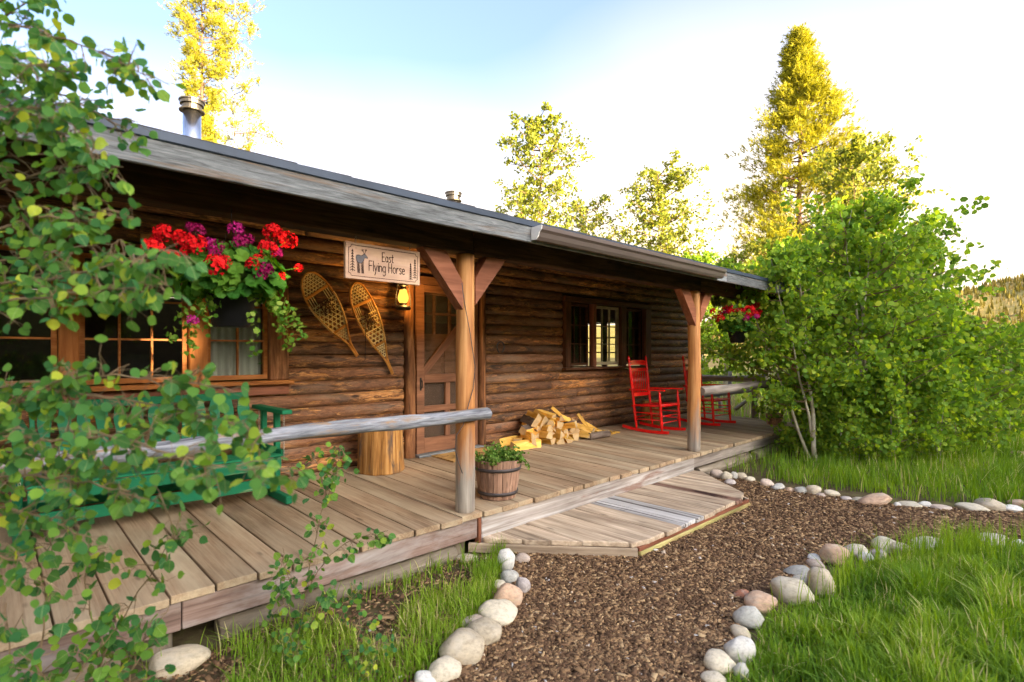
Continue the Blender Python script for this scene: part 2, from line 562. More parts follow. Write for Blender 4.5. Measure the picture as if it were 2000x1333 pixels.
M['roofboard'] = wood('dark_roof_boards', (0.018, 0.009, 0.005), (0.045, 0.023, 0.012), (0.08, 0.042, 0.022))
M['shingle'] = plain('asphalt_shingle', (0.05, 0.048, 0.05), 0.9, 0.2, nz=0.5, nscale=60, bump=0.4)
M['drip'] = plain('blue_grey_drip_metal', (0.040, 0.056, 0.082), 0.5, 0.25, 0.0, nz=0.3, nscale=2)
M['gutter'] = plain('brown_gutter_metal', (0.16, 0.125, 0.110), 0.32, 0.5, 0.25, nz=0.08, nscale=3)
M['guttercap'] = plain('white_gutter_cap', (0.72, 0.70, 0.66), 0.4, 0.4)
M['steel'] = plain('galvanised_pipe', (0.78, 0.78, 0.80), 0.24, 0.5, 1.0, nz=0.06, nscale=2)
M['capmetal'] = plain('dark_pipe_cap', (0.14, 0.125, 0.10), 0.35, 0.5, 0.9, nz=0.3)
M['black'] = plain('black_iron', (0.012, 0.011, 0.010), 0.45, 0.4, 0.3)
M['rust'] = plain('rusty_iron', (0.055, 0.055, 0.060), 0.5, 0.5, 0.3, nz=0.35, nscale=25)
M['chain'] = plain('chain_steel', (0.40, 0.36, 0.30), 0.4, 0.5, 0.9)
M['hoop'] = plain('barrel_hoop_iron', (0.075, 0.062, 0.058), 0.55, 0.4, 0.5, nz=0.3)
M['cable'] = plain('grey_cable', (0.045, 0.045, 0.048), 0.5, 0.4)
M['curtain'] = plain('pale_curtain_cloth', (0.62, 0.62, 0.54), 0.9, 0.1, nz=0.05)
M['shade'] = plain('green_roller_shade', (0.30, 0.30, 0.16), 0.85, 0.1, nz=0.08)
M['blockcloth'] = plain('dark_olive_blocking_cloth', (0.045, 0.042, 0.022), 0.9, 0.1, nz=0.2)
M['signwood'] = wood('pale_sign_board', (0.52, 0.32, 0.23), (0.66, 0.44, 0.32), (0.76, 0.56, 0.42), grain=(1.0, 10, 10), var=0.0, bump=0.08, rough=0.6, knots=False, stain=(0.60, 0.43, 0.24), stain_at=(0.45, 0.75))
M['ink'] = plain('burnt_sign_line', (0.045, 0.022, 0.016), 0.7, 0.2)
M['moose'] = plain('grey_sign_paint', (0.135, 0.125, 0.135), 0.7, 0.2)
M['ash'] = wood('varnished_ash', (0.30, 0.125, 0.025), (0.46, 0.215, 0.05), (0.58, 0.31, 0.085), grain=(2, 14, 14), var=0.05, bump=0.1, rough=0.35, knots=False)
M['rawhide'] = plain('rawhide_lacing', (0.86, 0.72, 0.36), 0.5, 0.35, nz=0.2)
M['leather'] = plain('brown_leather', (0.095, 0.045, 0.020), 0.6, 0.3, nz=0.3)
M['endgrain'] = plain('cut_wood_end', (0.50, 0.345, 0.17), 0.75, 0.2, nz=0.2, nscale=12)
M['stump'] = wood('honey_stump_wood', (0.12, 0.048, 0.014), (0.34, 0.165, 0.045), (0.56, 0.33, 0.12), grain=(1.6, 30, 30), var=0.05, bump=0.5, stain=(0.10, 0.072, 0.055), stain_at=(0.52, 0.66), stain_scale=(2.2, 9, 9))
M['soil'] = plain('potting_soil', (0.035, 0.024, 0.017), 0.95, 0.1, nz=0.5, nscale=30, bump=0.6)
M['stave'] = wood('barrel_stave', (0.13, 0.072, 0.048), (0.26, 0.155, 0.10), (0.38, 0.245, 0.17), grain=(2, 24, 24), var=0.18, stain=(0.085, 0.052, 0.038))
M['pot'] = plain('black_plastic', (0.006, 0.006, 0.007), 0.45, 0.2)
M['doormat'] = plain('tan_coir_mat', (0.36, 0.215, 0.075), 0.95, 0.1, nz=0.6, nscale=9, bump=0.6)
M['split'] = wood('split_firewood', (0.46, 0.24, 0.035), (0.66, 0.40, 0.085), (0.78, 0.54, 0.18), grain=(3, 22, 22), var=0.2, bump=0.3, knots=False)
M['firebark'] = wood('firewood_bark', (0.07, 0.05, 0.038), (0.14, 0.105, 0.08), (0.22, 0.175, 0.14), grain=(4, 18, 18))
M['aspenbark'] = wood('aspen_bark', (0.24, 0.21, 0.14), (0.42, 0.39, 0.29), (0.56, 0.53, 0.42), grain=(14, 5, 5), var=0.08, stain=(0.09, 0.075, 0.055), stain_at=(0.62, 0.68), knots=False)
M['twig'] = plain('young_twig', (0.20, 0.135, 0.07), 0.6, 0.3, nz=0.3)
M['pinebark'] = plain('pine_bark', (0.17, 0.105, 0.07), 0.85, 0.2, nz=0.5, nscale=6, bump=0.4)
M['footing'] = plain('pale_foundation_stone', (0.42, 0.37, 0.29), 0.9, 0.2, nz=0.3, nscale=7, bump=0.5)


def paint(name, c, worn=None, rough=0.3, spec=0.5, worn_at=(0.62, 0.66)):
    t = NT(name)
    g = t.noise(t.coord((2, 16, 16)), 1.0, 7, 0.65)
    cc = t.mix(1.0, c, t.ramp(g, [(0.3, (0.85,) * 3), (0.7, (1.15,) * 3)]), 'MULTIPLY')
    if worn: cc = t.mix(t.ramp(g, [(worn_at[0], 0.0), (worn_at[1], 1.0)]), cc, worn)
    t.bump(g, 0.15, 0.003)
    return t.done(cc, rough, spec)


M['red'] = paint('glossy_red_paint', (0.88, 0.010, 0.009), (0.55, 0.010, 0.010), 0.24, 0.55, (0.58, 0.72))
M['green'] = paint('worn_green_paint', (0.008, 0.145, 0.060), (0.19, 0.24, 0.10), 0.6, 0.2, (0.60, 0.66))

# glass: a thin pane that mirrors at a glance and is clear otherwise
t = NT('window_glass')
tr = t.n('BsdfTransparent'); gl = t.n('BsdfGlossy', Roughness=0.015)
tr.inputs['Color'].default_value = (0.9, 0.93, 0.9, 1)
fr = t.n('Fresnel', IOR=1.75)
wv = t.n('Bump', Strength=0.05, Distance=0.02)
t.l(t.noise(t.coord((1, 1, 1)), 3.0, 2, 0.5), wv.inputs['Height']); t.l(wv.outputs[0], gl.inputs['Normal'])
mx = t.n('MixShader'); t.l(fr.outputs[0], mx.inputs[0]); t.l(tr.outputs[0], mx.inputs[1]); t.l(gl.outputs[0], mx.inputs[2])
t.l(mx.outputs[0], t.out.inputs['Surface']); M['glass'] = t.m

# insect screen: fine mesh, see-through
t = NT('insect_screen')
t.done((0.10, 0.075, 0.055), 0.8, 0.2)
tr = t.n('BsdfTransparent'); mx = t.n('MixShader'); mx.inputs[0].default_value = 0.36
t.l(tr.outputs[0], mx.inputs[1]); t.l(t.b.outputs[0], mx.inputs[2]); t.l(mx.outputs[0], t.out.inputs['Surface']); M['screen'] = t.m

# lamp glass
t = NT('lit_amber_globe')
em = t.n('Emission', Strength=0.34)
em.inputs['Color'].default_value = (1.0, 0.45, 0.06, 1)
t.l(em.outputs[0], t.out.inputs['Surface']); M['globe'] = t.m
t = NT('lit_bulb')
em = t.n('Emission', Strength=5.0)
em.inputs['Color'].default_value = (1.0, 0.66, 0.22, 1)
t.l(em.outputs[0], t.out.inputs['Surface']); M['bulb'] = t.m

# stone: colour of each stone from the object, with speckle
t = NT('river_stone')
oi = t.n('ObjectInfo')
g = t.noise(t.coord((1, 1, 1)), 9.0, 8, 0.7)
c = t.mix(1.0, oi.outputs['Color'], t.ramp(g, [(0.3, (0.62, 0.6, 0.58)), (0.5, (1, 1, 1)), (0.72, (1.25, 1.22, 1.18))]), 'MULTIPLY')
sp = t.noise(t.coord((1, 1, 1)), 70.0, 3, 0.6)
c = t.mix(t.ramp(sp, [(0.60, 0.0), (0.68, 0.45)]), c, (0.16, 0.14, 0.12))
bl = t.noise(t.coord((1, 1, 1), off=(4, 4, 4)), 3.0, 3, 0.5)
c = t.mix(t.ramp(bl, [(0.5, 0.0), (0.7, 0.45)]), c, (0.50, 0.45, 0.36))
t.bump(g, 0.25, 0.01)
M['stone'] = t.done(c, 0.8, 0.25)

GREEN = lambda a, b, c: [(0.0, a), (0.5, b), (1.0, c)]
M['aspenleaf'] = leafmat('aspen_leaf', [(0.0, (0.042, 0.150, 0.048)), (0.45, (0.085, 0.215, 0.040)), (0.85, (0.17, 0.31, 0.036)), (1.0, (0.42, 0.48, 0.05))], 0.38, 0.45)
M['aspenleaf_one'] = leafmat('aspen_leaf_single', [(0.0, (0.042, 0.155, 0.056)), (0.5, (0.08, 0.215, 0.044)), (0.86, (0.15, 0.30, 0.042)), (1.0, (0.42, 0.50, 0.055))], 0.38, 0.45, attr=None, vein=True)
M['bushleaf'] = leafmat('bush_leaf', [(0.0, (0.095, 0.20, 0.030)), (0.5, (0.185, 0.32, 0.036)), (0.88, (0.30, 0.42, 0.045)), (1.0, (0.42, 0.50, 0.065))], 0.45, 0.5)
M['goldleaf'] = leafmat('gold_aspen_leaf', [(0.0, (0.12, 0.17, 0.028)), (0.5, (0.21, 0.25, 0.036)), (1.0, (0.32, 0.33, 0.06))], 0.40, 0.5)  # yellower aspen leaf for trees farther back
M['needle'] = leafmat('pine_needle', [(0.0, (0.20, 0.22, 0.024)), (0.5, (0.33, 0.33, 0.034)), (1.0, (0.46, 0.44, 0.055))], 0.35, 0.5)
M['darkneedle'] = leafmat('dark_conifer_needle', [(0.0, (0.020, 0.035, 0.012)), (1.0, (0.05, 0.07, 0.02))], 0.1, 0.6)
M['gerleaf'] = leafmat('geranium_leaf', [(0.0, (0.022, 0.095, 0.010)), (0.6, (0.055, 0.155, 0.014)), (1.0, (0.11, 0.22, 0.022))], 0.35, 0.45, attr=None)
M['ivy'] = leafmat('ivy_leaf', [(0.0, (0.05, 0.145, 0.016)), (0.6, (0.12, 0.235, 0.024)), (1.0, (0.27, 0.36, 0.06))], 0.35, 0.45)
M['herb'] = leafmat('herb_leaf', [(0.0, (0.06, 0.15, 0.025)), (0.6, (0.13, 0.24, 0.04)), (1.0, (0.24, 0.33, 0.08))], 0.35, 0.45)
M['petalred'] = leafmat('red_petal', [(0.0, (0.42, 0.004, 0.006)), (0.5, (0.58, 0.007, 0.008)), (1.0, (0.70, 0.014, 0.012))], 0.15, 0.5, attr=None)
M['petalmag'] = leafmat('magenta_petal', [(0.0, (0.18, 0.003, 0.045)), (0.5, (0.30, 0.006, 0.09)), (1.0, (0.42, 0.02, 0.19))], 0.15, 0.5, attr=None)
M['grass'] = leafmat('grass_blade', [(0.0, (0.10, 0.20, 0.020)), (0.5, (0.185, 0.31, 0.026)), (0.9, (0.29, 0.40, 0.045)), (1.0, (0.52, 0.47, 0.19))], 0.35, 0.5)
M['chip'] = leafmat('bark_chip', [(0.0, (0.055, 0.032, 0.018)), (0.35, (0.15, 0.085, 0.045)), (0.66, (0.30, 0.185, 0.09)), (0.92, (0.48, 0.33, 0.17)), (1.0, (0.50, 0.46, 0.40))], 0.0, 0.85)
M['yellowflower'] = plain('yellow_petal', (0.75, 0.55, 0.02), 0.6, 0.2)

# ground, path and hill
t = NT('lawn_soil')
g = t.noise(t.coord((1, 1, 1), rnd=False), 7.0, 9, 0.7)
big = t.noise(t.coord((1, 1, 1), rnd=False), 0.12, 5, 0.6)
c = t.ramp(g, [(0.3, (0.060, 0.040, 0.024)), (0.5, (0.105, 0.080, 0.040)), (0.7, (0.12, 0.125, 0.040))])
c = t.mix(t.ramp(big, [(0.45, 0.0), (0.65, 0.6)]), c, (0.14, 0.16, 0.035))
t.bump(g, 0.6, 0.03)
M['ground'] = t.done(c, 0.95, 0.1)
t = NT('mulch_bed')
v = t.coord((1, 1, 1), rnd=False)
g = t.noise(v, 55.0, 8, 0.7, 0.5)
big = t.noise(v, 1.6, 5, 0.6)
c = t.ramp(g, [(0.3, (0.040, 0.025, 0.016)), (0.5, (0.115, 0.068, 0.038)), (0.68, (0.22, 0.135, 0.072)), (0.8, (0.32, 0.22, 0.12))])
c = t.mix(1.0, c, t.ramp(big, [(0.35, (0.7, 0.68, 0.66)), (0.65, (1.25, 1.2, 1.15))]), 'MULTIPLY')
t.bump(g, 0.9, 0.02)
M['mulch'] = t.done(c, 0.95, 0.1)
t = NT('dry_hillside')
v = t.coord((1, 1, 1), rnd=False)
g = t.noise(v, 0.05, 8, 0.65)
c = t.ramp(g, [(0.3, (0.16, 0.145, 0.035)), (0.5, (0.26, 0.215, 0.065)), (0.7, (0.36, 0.29, 0.12))])
M['hill'] = t.done(c, 0.95, 0.1)


# ------------------------------------------------------------------ ground and terrain
def deck_z(y):                       # the porch floor falls a little towards its front edge
    return 0.333 + (y - 3.27) * 0.0275


gm = MB()
NG = 90
gx = sorted(set([-600, -300, -120, -60, -30] + [-15 + i * 0.9 for i in range(60)] + [60, 120, 300, 600, 900]))
gy = sorted(set([-600, -300, -120, -60, -30] + [-12 + i * 0.9 for i in range(45)] + [45, 80, 150, 300, 600, 900]))
def ground_z(x, y):
    if -3 < x < 11 and 1.5 < y < 12: return 0.0
    k = min(1.0, max(0.0, max(-3 - x, x - 11, 1.5 - y, y - 12) / 6.0))
    return mnoise.noise(Vector((x * 0.12, y * 0.12, 3))) * 0.10 * k
for y in gy:
    for x in gx: gm.v.append((x, y, ground_z(x, y)))
for j in range(len(gy) - 1):
    for i in range(len(gx) - 1):
        a = j * len(gx) + i
        gm.f.append((a, a + 1, a + 1 + len(gx), a + len(gx)))
tag(gm.build('ground', M['ground'], None, True, Matrix.Identity(4)), None, None, None, 'structure')

# path of bark mulch, laid on the ground
path_px = [(985, 1086), (1004, 1120), (1000, 1180), (965, 1230), (915, 1290), (850, 1345), (760, 1440), (1330, 1470), (1385, 1330), (1440, 1262),
           (1452, 1215), (1490, 1180), (1550, 1150), (1600, 1108), (1690, 1082), (1760, 1068), (1860, 1062), (2010, 1070), (2160, 1082),
           (2190, 1016), (2010, 1004), (1900, 998), (1790, 992), (1700, 982), (1600, 968), (1520, 952), (1440, 935), (1385, 915), (1360, 905)]
path_xy = [(G(*p).x, G(*p).y) for p in path_px] + [(6.2, 3.9), (2.9, 3.9)]
bm = bmesh.new()
f = bm.faces.new([bm.verts.new((x, y, 0.006)) for x, y in path_xy])
bmesh.ops.triangulate(bm, faces=[f])
me = bpy.data.meshes.new('path'); bm.to_mesh(me); bm.free(); me.materials.append(M['mulch'])
if me.polygons[0].normal.z < 0: me.flip_normals()
tag(ob('path', me), None, None, None, 'structure')


def inside(poly, x, y):
    """vectorised point in polygon"""
    x = np.asarray(x); y = np.asarray(y)
    r = np.zeros(x.shape, bool)
    n = len(poly)
    for i in range(n):
        x1, y1 = poly[i]; x2, y2 = poly[(i + 1) % n]
        c = ((y1 > y) != (y2 > y)) & (x < (x2 - x1) * (y - y1) / (y2 - y1 + 1e-12) + x1)
        r ^= c
    return r


# far hill on the right and the low rise in front of it
hm = MB()
HILLN, HILLK = 60, 12
for i in range(HILLN):
    px = 900 + i * 45
    t_ = (px - CX) / F
    for k in range(HILLK):
        d = 150 + k * 26
        ridge = 18 + 46 * max(0.0, min(1.0, (px - 1500) / 700)) ** 1.1 + (px > 2100) * (px - 2100) * 0.02
        hgt = ridge * math.sin(min(1, k / (HILLK - 3)) * math.pi / 2) ** 1.3 * (d / 360)
        hgt += mnoise.noise(Vector((px * 0.006, k * 0.4, 0))) * 3.5 * min(1, k / 4)
        q = P(px, HY, d=d)
        hm.v.append((q.x, q.y, hgt - 0.6 * (k == 0)))
for i in range(HILLN - 1):
    for k in range(HILLK - 1):
        a = i * HILLK + k
        hm.f.append((a, a + HILLK, a + HILLK + 1, a + 1))
hill = hm.build('hill', M['hill'], None, True, Matrix.Identity(4))
tag(hill, None, None, None, 'structure')

# ------------------------------------------------------------------ log cabin
cabin = thing('log_cabin', 'low brown log cabin with a long porch roof and grey eave board', 'cabin', (4.3, 7.0, 0))
WY = 5.35                            # face of the log wall
COURSE = 0.132
ZB = 0.395
OPEN = [(-0.95, 2.10, 1.29, 2.47), (3.45, 4.69, 0.0, 2.52), (6.24, 8.66, 1.335, 2.46)]


def half_log(x0, x1, z0, h, seed):
    L = x1 - x0
    nx = max(6, int(L / 0.045))
    npf = 9
    vs, fs = [], []
    for i in range(nx + 1):
        x = -L / 2 + L * i / nx
        wob = mnoise.noise(Vector(((x0 + x) * 0.7, seed * 3.3, 0))) * 0.010
        rough = mnoise.noise(Vector(((x0 + x) * 7.0, seed * 1.7, 4))) * 0.0045
        for k in range(npf):
            a = -1.35 + 2.7 * k / (npf - 1)
            b = 0.038 + wob + rough * math.cos(a)
            chip = max(0.0, mnoise.noise(Vector(((x0 + x) * 2.2, k * 0.55, seed * 2.1))) - 0.12) * 0.02
            y = -(math.cos(a) - math.cos(1.35)) * (b + 0.012) + chip * math.cos(a)
            z = math.sin(a) / math.sin(1.35) * (h / 2 - 0.0015) + mnoise.noise(Vector(((x0 + x) * 1.1, seed, 7))) * 0.005
            vs.append((x, y, z))
    for i in range(nx):
        for k in range(npf - 1):
            a = i * npf + k
            fs.append((a, a + npf, a + npf + 1, a + 1))
    fs.append(tuple(range(npf)))
    fs.append(tuple(nx * npf + k for k in range(npf))[::-1])
    me = make_mesh('log', vs, fs, M['log'], True)
    return ob('log', me, cabin, Matrix.Translation(Vector(((x0 + x1) / 2, WY, z0 + h / 2))))


random.seed(11)
for c in range(20):
    z0 = ZB + c * COURSE
    segs = [(-2.2, 10.15)]
    for xa, xb, za, zb in OPEN:
        if z0 + COURSE * 0.5 > za and z0 + COURSE * 0.5 < zb:
            segs = [q for s in segs for q in ((s[0], min(s[1], xa)), (max(s[0], xb), s[1])) if q[1] - q[0] > 0.15]
    for s in segs:
        cuts = [s[0]]
        if s[1] - s[0] > 3.2:
            x = s[0] + random.uniform(1.3, 3.2)
            while x < s[1] - 0.8:
                cuts.append(x); x += random.uniform(2.2, 4.2)
        cuts.append(s[1])
        for a, b in zip(cuts[:-1], cuts[1:]):
            half_log(a + 0.001, b - 0.001, z0, COURSE, random.uniform(0, 90))
# backing behind the logs, interior shell
def wall_panel(x0, x1, z0, z1, y=WY + 0.05, th=0.06):
    b = MB(); b.box(((x0 + x1) / 2, y, (z0 + z1) / 2), (x1 - x0, th, z1 - z0)); b.build('wall_lining', M['interior'], cabin)
wall_panel(-2.2, 10.12, 0.0, 1.28); wall_panel(-2.2, 10.12, 2.50, 3.0)
wall_panel(-2.2, -0.96, 1.285, 2.495); wall_panel(2.11, 3.44, 1.285, 2.495); wall_panel(4.70, 6.23, 1.285, 2.495); wall_panel(8.67, 10.12, 1.285, 2.495)
b = MB(); b.box((4.0, 11.5, 1.3), (12.4, 0.1, 2.6)); b.build('rear_wall', M['interior'], cabin)
b = MB(); b.box((-2.25, 8.4, 1.6), (0.1, 6.0, 3.2)); b.build('end_wall', M['interior'], cabin)
b = MB(); b.box((4.0, 8.4, 0.30), (12.3, 6.0, 0.1)); b.build('interior_floor', M['interior'], cabin)
# far end wall with a window that lets daylight through
for (ya, yb, za, zb) in ((5.42, 6.35, 0.1, 3.2), (8.35, 11.4, 0.1, 3.2), (6.352, 8.348, 0.1, 1.25), (6.352, 8.348, 2.28, 3.2)):
    b = MB(); b.box((10.08, (ya + yb) / 2, (za + zb) / 2), (0.1, yb - ya, zb - za)); b.build('end_wall', M['interior'], cabin)
ew = MB()
for y in (6.40, 6.85, 7.30, 7.35, 7.40, 7.85, 8.30): ew.box((10.08, y, 1.765), (0.05, 0.028 if y not in (7.35,) else 0.05, 1.03))
for z in (1.27, 1.60, 1.93, 2.26): ew.box((10.08, 7.35, z), (0.046, 1.99, 0.028))
ew.build('end_window', M['darksash'], cabin)

# ---- windows in the front wall
def window(xa, xb, z0, z1, cols, rows, sash_m, depth=0.0, stile=0.035, label=None):
    """one sash with its casing: window > pane, muntin, rail"""
    y = WY + 0.005 + depth
    w = MB()
    zc = (z0 + z1) / 2
    w.box((xa + stile / 2, y, zc), (stile, 0.045, z1 - z0))
    w.box((xb - stile / 2, y, zc), (stile, 0.045, z1 - z0))
    w.box(((xa + xb) / 2, y, z0 + stile * 0.6), (xb - xa - 2 * stile, 0.043, stile * 1.2))
    w.box(((xa + xb) / 2, y, z1 - stile / 2), (xb - xa - 2 * stile, 0.043, stile))
    o = w.build('window', sash_m, cabin)
    if label: o['label'] = label
    gx0, gx1, gz0, gz1 = xa + stile, xb - stile, z0 + stile * 1.2, z1 - stile
    for i in range(1, cols):
        m = MB(); x = gx0 + (gx1 - gx0) * i / cols
        m.box((x, y - 0.002, (gz0 + gz1) / 2), (0.016, 0.030, gz1 - gz0)); m.build('muntin', sash_m, o)
    for j in range(1, rows):
        m = MB(); z = gz0 + (gz1 - gz0) * j / rows
        m.box(((gx0 + gx1) / 2, y - 0.001, z), (gx1 - gx0, 0.026, 0.016)); m.build('muntin', sash_m, o)
    for i in range(cols):
        for j in range(rows):
            m = MB()
            cx = gx0 + (gx1 - gx0) * (i + 0.5) / cols; cz = gz0 + (gz1 - gz0) * (j + 0.5) / rows
            tx, tz = random.uniform(-.004, .004), random.uniform(-.004, .004)
            ww, hh = (gx1 - gx0) / cols / 2, (gz1 - gz0) / rows / 2
            m.add([(cx - ww, y + 0.006 + tx + tz, cz - hh), (cx + ww, y + 0.006 - tx + tz, cz - hh), (cx + ww, y + 0.006 - tx - tz, cz + hh), (cx - ww, y + 0.006 + tx - tz, cz + hh)], [(0, 1, 2, 3)])
            m.build('pane', M['glass'], o)
    return o


def trim(x0, x1, z0, z1, mat, name='window_trim', y=WY - 0.035, th=0.09):
    if x1 - x0 > z1 - z0:
        return board(name, (x0, y, (z0 + z1) / 2), (x1, y, (z0 + z1) / 2), th, z1 - z0, mat, cabin, bevel=0.005)
    return board(name, ((x0 + x1) / 2, y, z0), ((x0 + x1) / 2, y, z1), x1 - x0, th, mat, cabin, up=(0, 1, 0), bevel=0.005)


def curtain(parent, x0, x1, z0, z1, y, mat):
    vs, fs = [], []
    n = 40
    for i in range(n + 1):
        x = x0 + (x1 - x0) * i / n
        dy = 0.022 * math.sin(i * 1.15 + 0.4 * math.sin(i * 0.7))
        vs += [(x, y + dy, z0), (x, y + dy * 0.7, z1)]
    for i in range(n): fs.append((2 * i, 2 * i + 2, 2 * i + 3, 2 * i + 1))
    ob('curtain', make_mesh('curtain', vs, fs, mat, True), parent)


# left group: three sashes of varnished wood
wl = [window(-0.75, 0.40, 1.355, 2.38, 3, 3, M['sash']),
      window(0.53, 1.265, 1.355, 2.38, 3, 3, M['sash']),
      window(1.415, 1.94, 1.355, 2.38, 2, 3, M['sash'], label='window sash with pale curtain behind the panes')]
curtain(wl[2], 1.45, 1.92, 1.37, 2.36, WY + 0.09, M['curtain'])
curtain(wl[0], -0.7, -0.1, 1.37, 2.36, WY + 0.12, M['curtain'])
trim(0.405, 0.525, 1.345, 2.39, M['sash']); trim(1.27, 1.41, 1.345, 2.39, M['sash'])
trim(1.945, 2.12, 1.345, 2.39, M['trimlog']); trim(-0.95, -0.755, 1.345, 2.39, M['trimlog'])
trim(-0.97, 2.14, 2.395, 2.49, M['darksash'])
trim(-0.99, 2.15, 1.305, 1.343, M['sash'], 'window_sill', WY - 0.06, 0.16)
trim(-0.97, 2.13, 1.205, 1.300, M['brace'], 'sill_apron', WY - 0.045, 0.03)
# right group: dark sash, cream sash, dark sash
wr = [window(6.40, 6.93, 1.40, 2.36, 3, 3, M['darksash'], 0.04),
      window(7.02, 7.71, 1.40, 2.36, 3, 3, M['creamsash'], 0.0, 0.042, 'cream painted sash showing daylight through the far window'),
      window(7.86, 8.46, 1.40, 2.36, 3, 3, M['darksash'], 0.04)]
trim(6.26, 6.385, 1.375, 2.375, M['darksash']); trim(6.935, 7.015, 1.375, 2.375, M['brace']); trim(7.715, 7.855, 1.375, 2.375, M['darksash']); trim(8.465, 8.64, 1.375, 2.375, M['darksash'])
trim(6.24, 8.66, 2.38, 2.455, M['darksash']); trim(6.22, 8.68, 1.335, 1.372, M['darksash'], 'window_sill', WY - 0.05, 0.14)
curtain(wr[0], 6.43, 6.55, 1.42, 2.05, WY + 0.075, M['curtain'])
curtain(wr[0], 6.40, 7.02, 1.40, 2.37, WY + 0.10, M['blockcloth'])  # dark cloth added to hide the daylit far window
curtain(wr[2], 7.86, 8.72, 1.40, 2.37, WY + 0.10, M['blockcloth'])  # second added cloth, keeps the far daylight out of this sash

# ---- door with screen
log_piece('door_trim_log', (3.525, WY - 0.03, deck_z(5.3)), (3.525, WY - 0.03, 2.55), 0.066, 0.062, M['trimlog'], cabin, nseg=30)
log_piece('door_trim_log', (4.625, WY - 0.03, deck_z(5.3)), (4.625, WY - 0.03, 2.55), 0.060, 0.058, M['trimlog'], cabin, nseg=30)
trim(3.59, 4.56, 2.405, 2.50, M['door'], 'door_head')
board('threshold', (3.58, WY - 0.07, 0.405), (4.57, WY - 0.07, 0.405), 0.16, 0.028, M['fascia'], cabin)
DZ0, DZ1 = 0.425, 2.40
sd = MB(); sd.box((3.655, WY - 0.05, (DZ0 + DZ1) / 2), (0.105, 0.035, DZ1 - DZ0)); screen_door = sd.build('screen_door', M['door'], cabin)
def drail(x0, x1, z0, z1, mat=None, name='door_rail', y=WY - 0.05, th=0.033):
    if x1 - x0 > z1 - z0: return board(name, (x0, y, (z0 + z1) / 2), (x1, y, (z0 + z1) / 2), th, z1 - z0, mat or M['door'], screen_door, bevel=0.003)
    return board(name, ((x0 + x1) / 2, y, z0), ((x0 + x1) / 2, y, z1), x1 - x0, th, mat or M['door'], screen_door, up=(0, 1, 0), bevel=0.003)
drail(4.43, 4.535, DZ0, DZ1, name='door_stile')
drail(3.709, 4.428, 2.315, DZ1); drail(3.709, 4.428, DZ0, 0.60); drail(3.709, 4.428, 1.245, 1.345); drail(3.709, 4.428, 0.905, 0.975)
drail(4.02, 4.09, 0.977, 1.243, name='door_mullion'); drail(4.02, 4.09, 0.602, 0.903, name='door_mullion')
board('door_brace', (3.70, WY - 0.045, 1.36), (4.42, WY - 0.045, 2.10), 0.022, 0.085, M['door'], screen_door, up=(-0.7, 0, 0.7), bevel=0.003)
s = MB(); s.add([(3.705, WY - 0.040, DZ0), (4.43, WY - 0.040, DZ0), (4.43, WY - 0.040, DZ1), (3.705, WY - 0.040, DZ1)], [(0, 1, 2, 3)]); s.build('screen', M['screen'], screen_door)
h = MB()
h.box((3.655, WY - 0.070, 1.235), (0.022, 0.004, 0.15))
h.tube([(3.655, WY - 0.072, 1.285), (3.655, WY - 0.10, 1.275), (3.655, WY - 0.105, 1.235), (3.655, WY - 0.10, 1.195), (3.655, WY - 0.072, 1.185)], 0.006, 6)
h.build('handle', M['black'], screen_door)
# main door behind it with six panes above
d_ = MB()
DY = WY + 0.075
d_.box((4.065, DY, 0.43 + 0.70), (0.93, 0.04, 1.40)); inner = d_.build('door', M['doorpanel'], cabin)
for x0, x1, z0, z1 in ((3.60, 3.70, 1.835, 2.39), (4.43, 4.53, 1.835, 2.39), (3.702, 4.428, 2.30, 2.39)): 
    b = MB(); b.box(((x0 + x1) / 2, DY, (z0 + z1) / 2), (x1 - x0, 0.04, z1 - z0)); b.build('door_rail', M['doorpanel'], inner)
for x in (3.945, 4.185): b = MB(); b.box((x, DY, 2.065), (0.030, 0.036, 0.468)); b.build('muntin', M['doorpanel'], inner)
b = MB(); b.box((4.065, DY - 0.001, 2.075), (0.724, 0.032, 0.030)); b.build('muntin', M['doorpanel'], inner)
for x0, x1 in ((3.70, 3.93), (3.96, 4.17), (4.20, 4.43)):
    for z0, z1 in ((1.835, 2.06), (2.09, 2.30)):
        b = MB(); b.add([(x0, DY + 0.01, z0), (x1, DY + 0.01, z0), (x1, DY + 0.008, z1), (x0, DY + 0.008, z1)], [(0, 1, 2, 3)]); b.build('pane', M['glass'], inner)
b = MB(); b.box((4.065, DY + 0.05, 2.15), (0.74, 0.004, 0.36)); b.build('door_shade', M['shade'], inner)
for x0, x1, z0, z1 in ((3.70, 4.03, 0.62, 1.72), (4.09, 4.43, 0.62, 1.72)):
    b = MB(); b.box(((x0 + x1) / 2, DY - 0.024, (z0 + z1) / 2), (x1 - x0, 0.012, z1 - z0)); b.build('door_panel', M['doorpanel'], inner)

# ---- roof
SL = 0.25
def roof_z(y): return 2.612 + SL * (y - 2.98)
r_ = MB()
X0, X1 = -2.6, 10.75
RY = 8.45
prof = [(2.985, roof_z(2.985)), (RY, roof_z(RY)), (13.3, roof_z(RY) - SL * (13.3 - RY)), (13.3, roof_z(RY) - SL * (13.3 - RY) + 0.035), (RY, roof_z(RY) + 0.035), (2.985, roof_z(2.985) + 0.028)]
vs = [(x, y, z) for x in (X0, X1) for y, z in prof]
r_.add(vs, [(0, 1, 7, 6), (1, 2, 8, 7), (2, 3, 9, 8), (3, 4, 10, 9), (4, 5, 11, 10), (5, 0, 6, 11), (5, 4, 1, 0), (4, 3, 2, 1), (6, 7, 10, 11), (7, 8, 9, 10)])
roof = r_.build('roof', M['roofboard'], cabin)
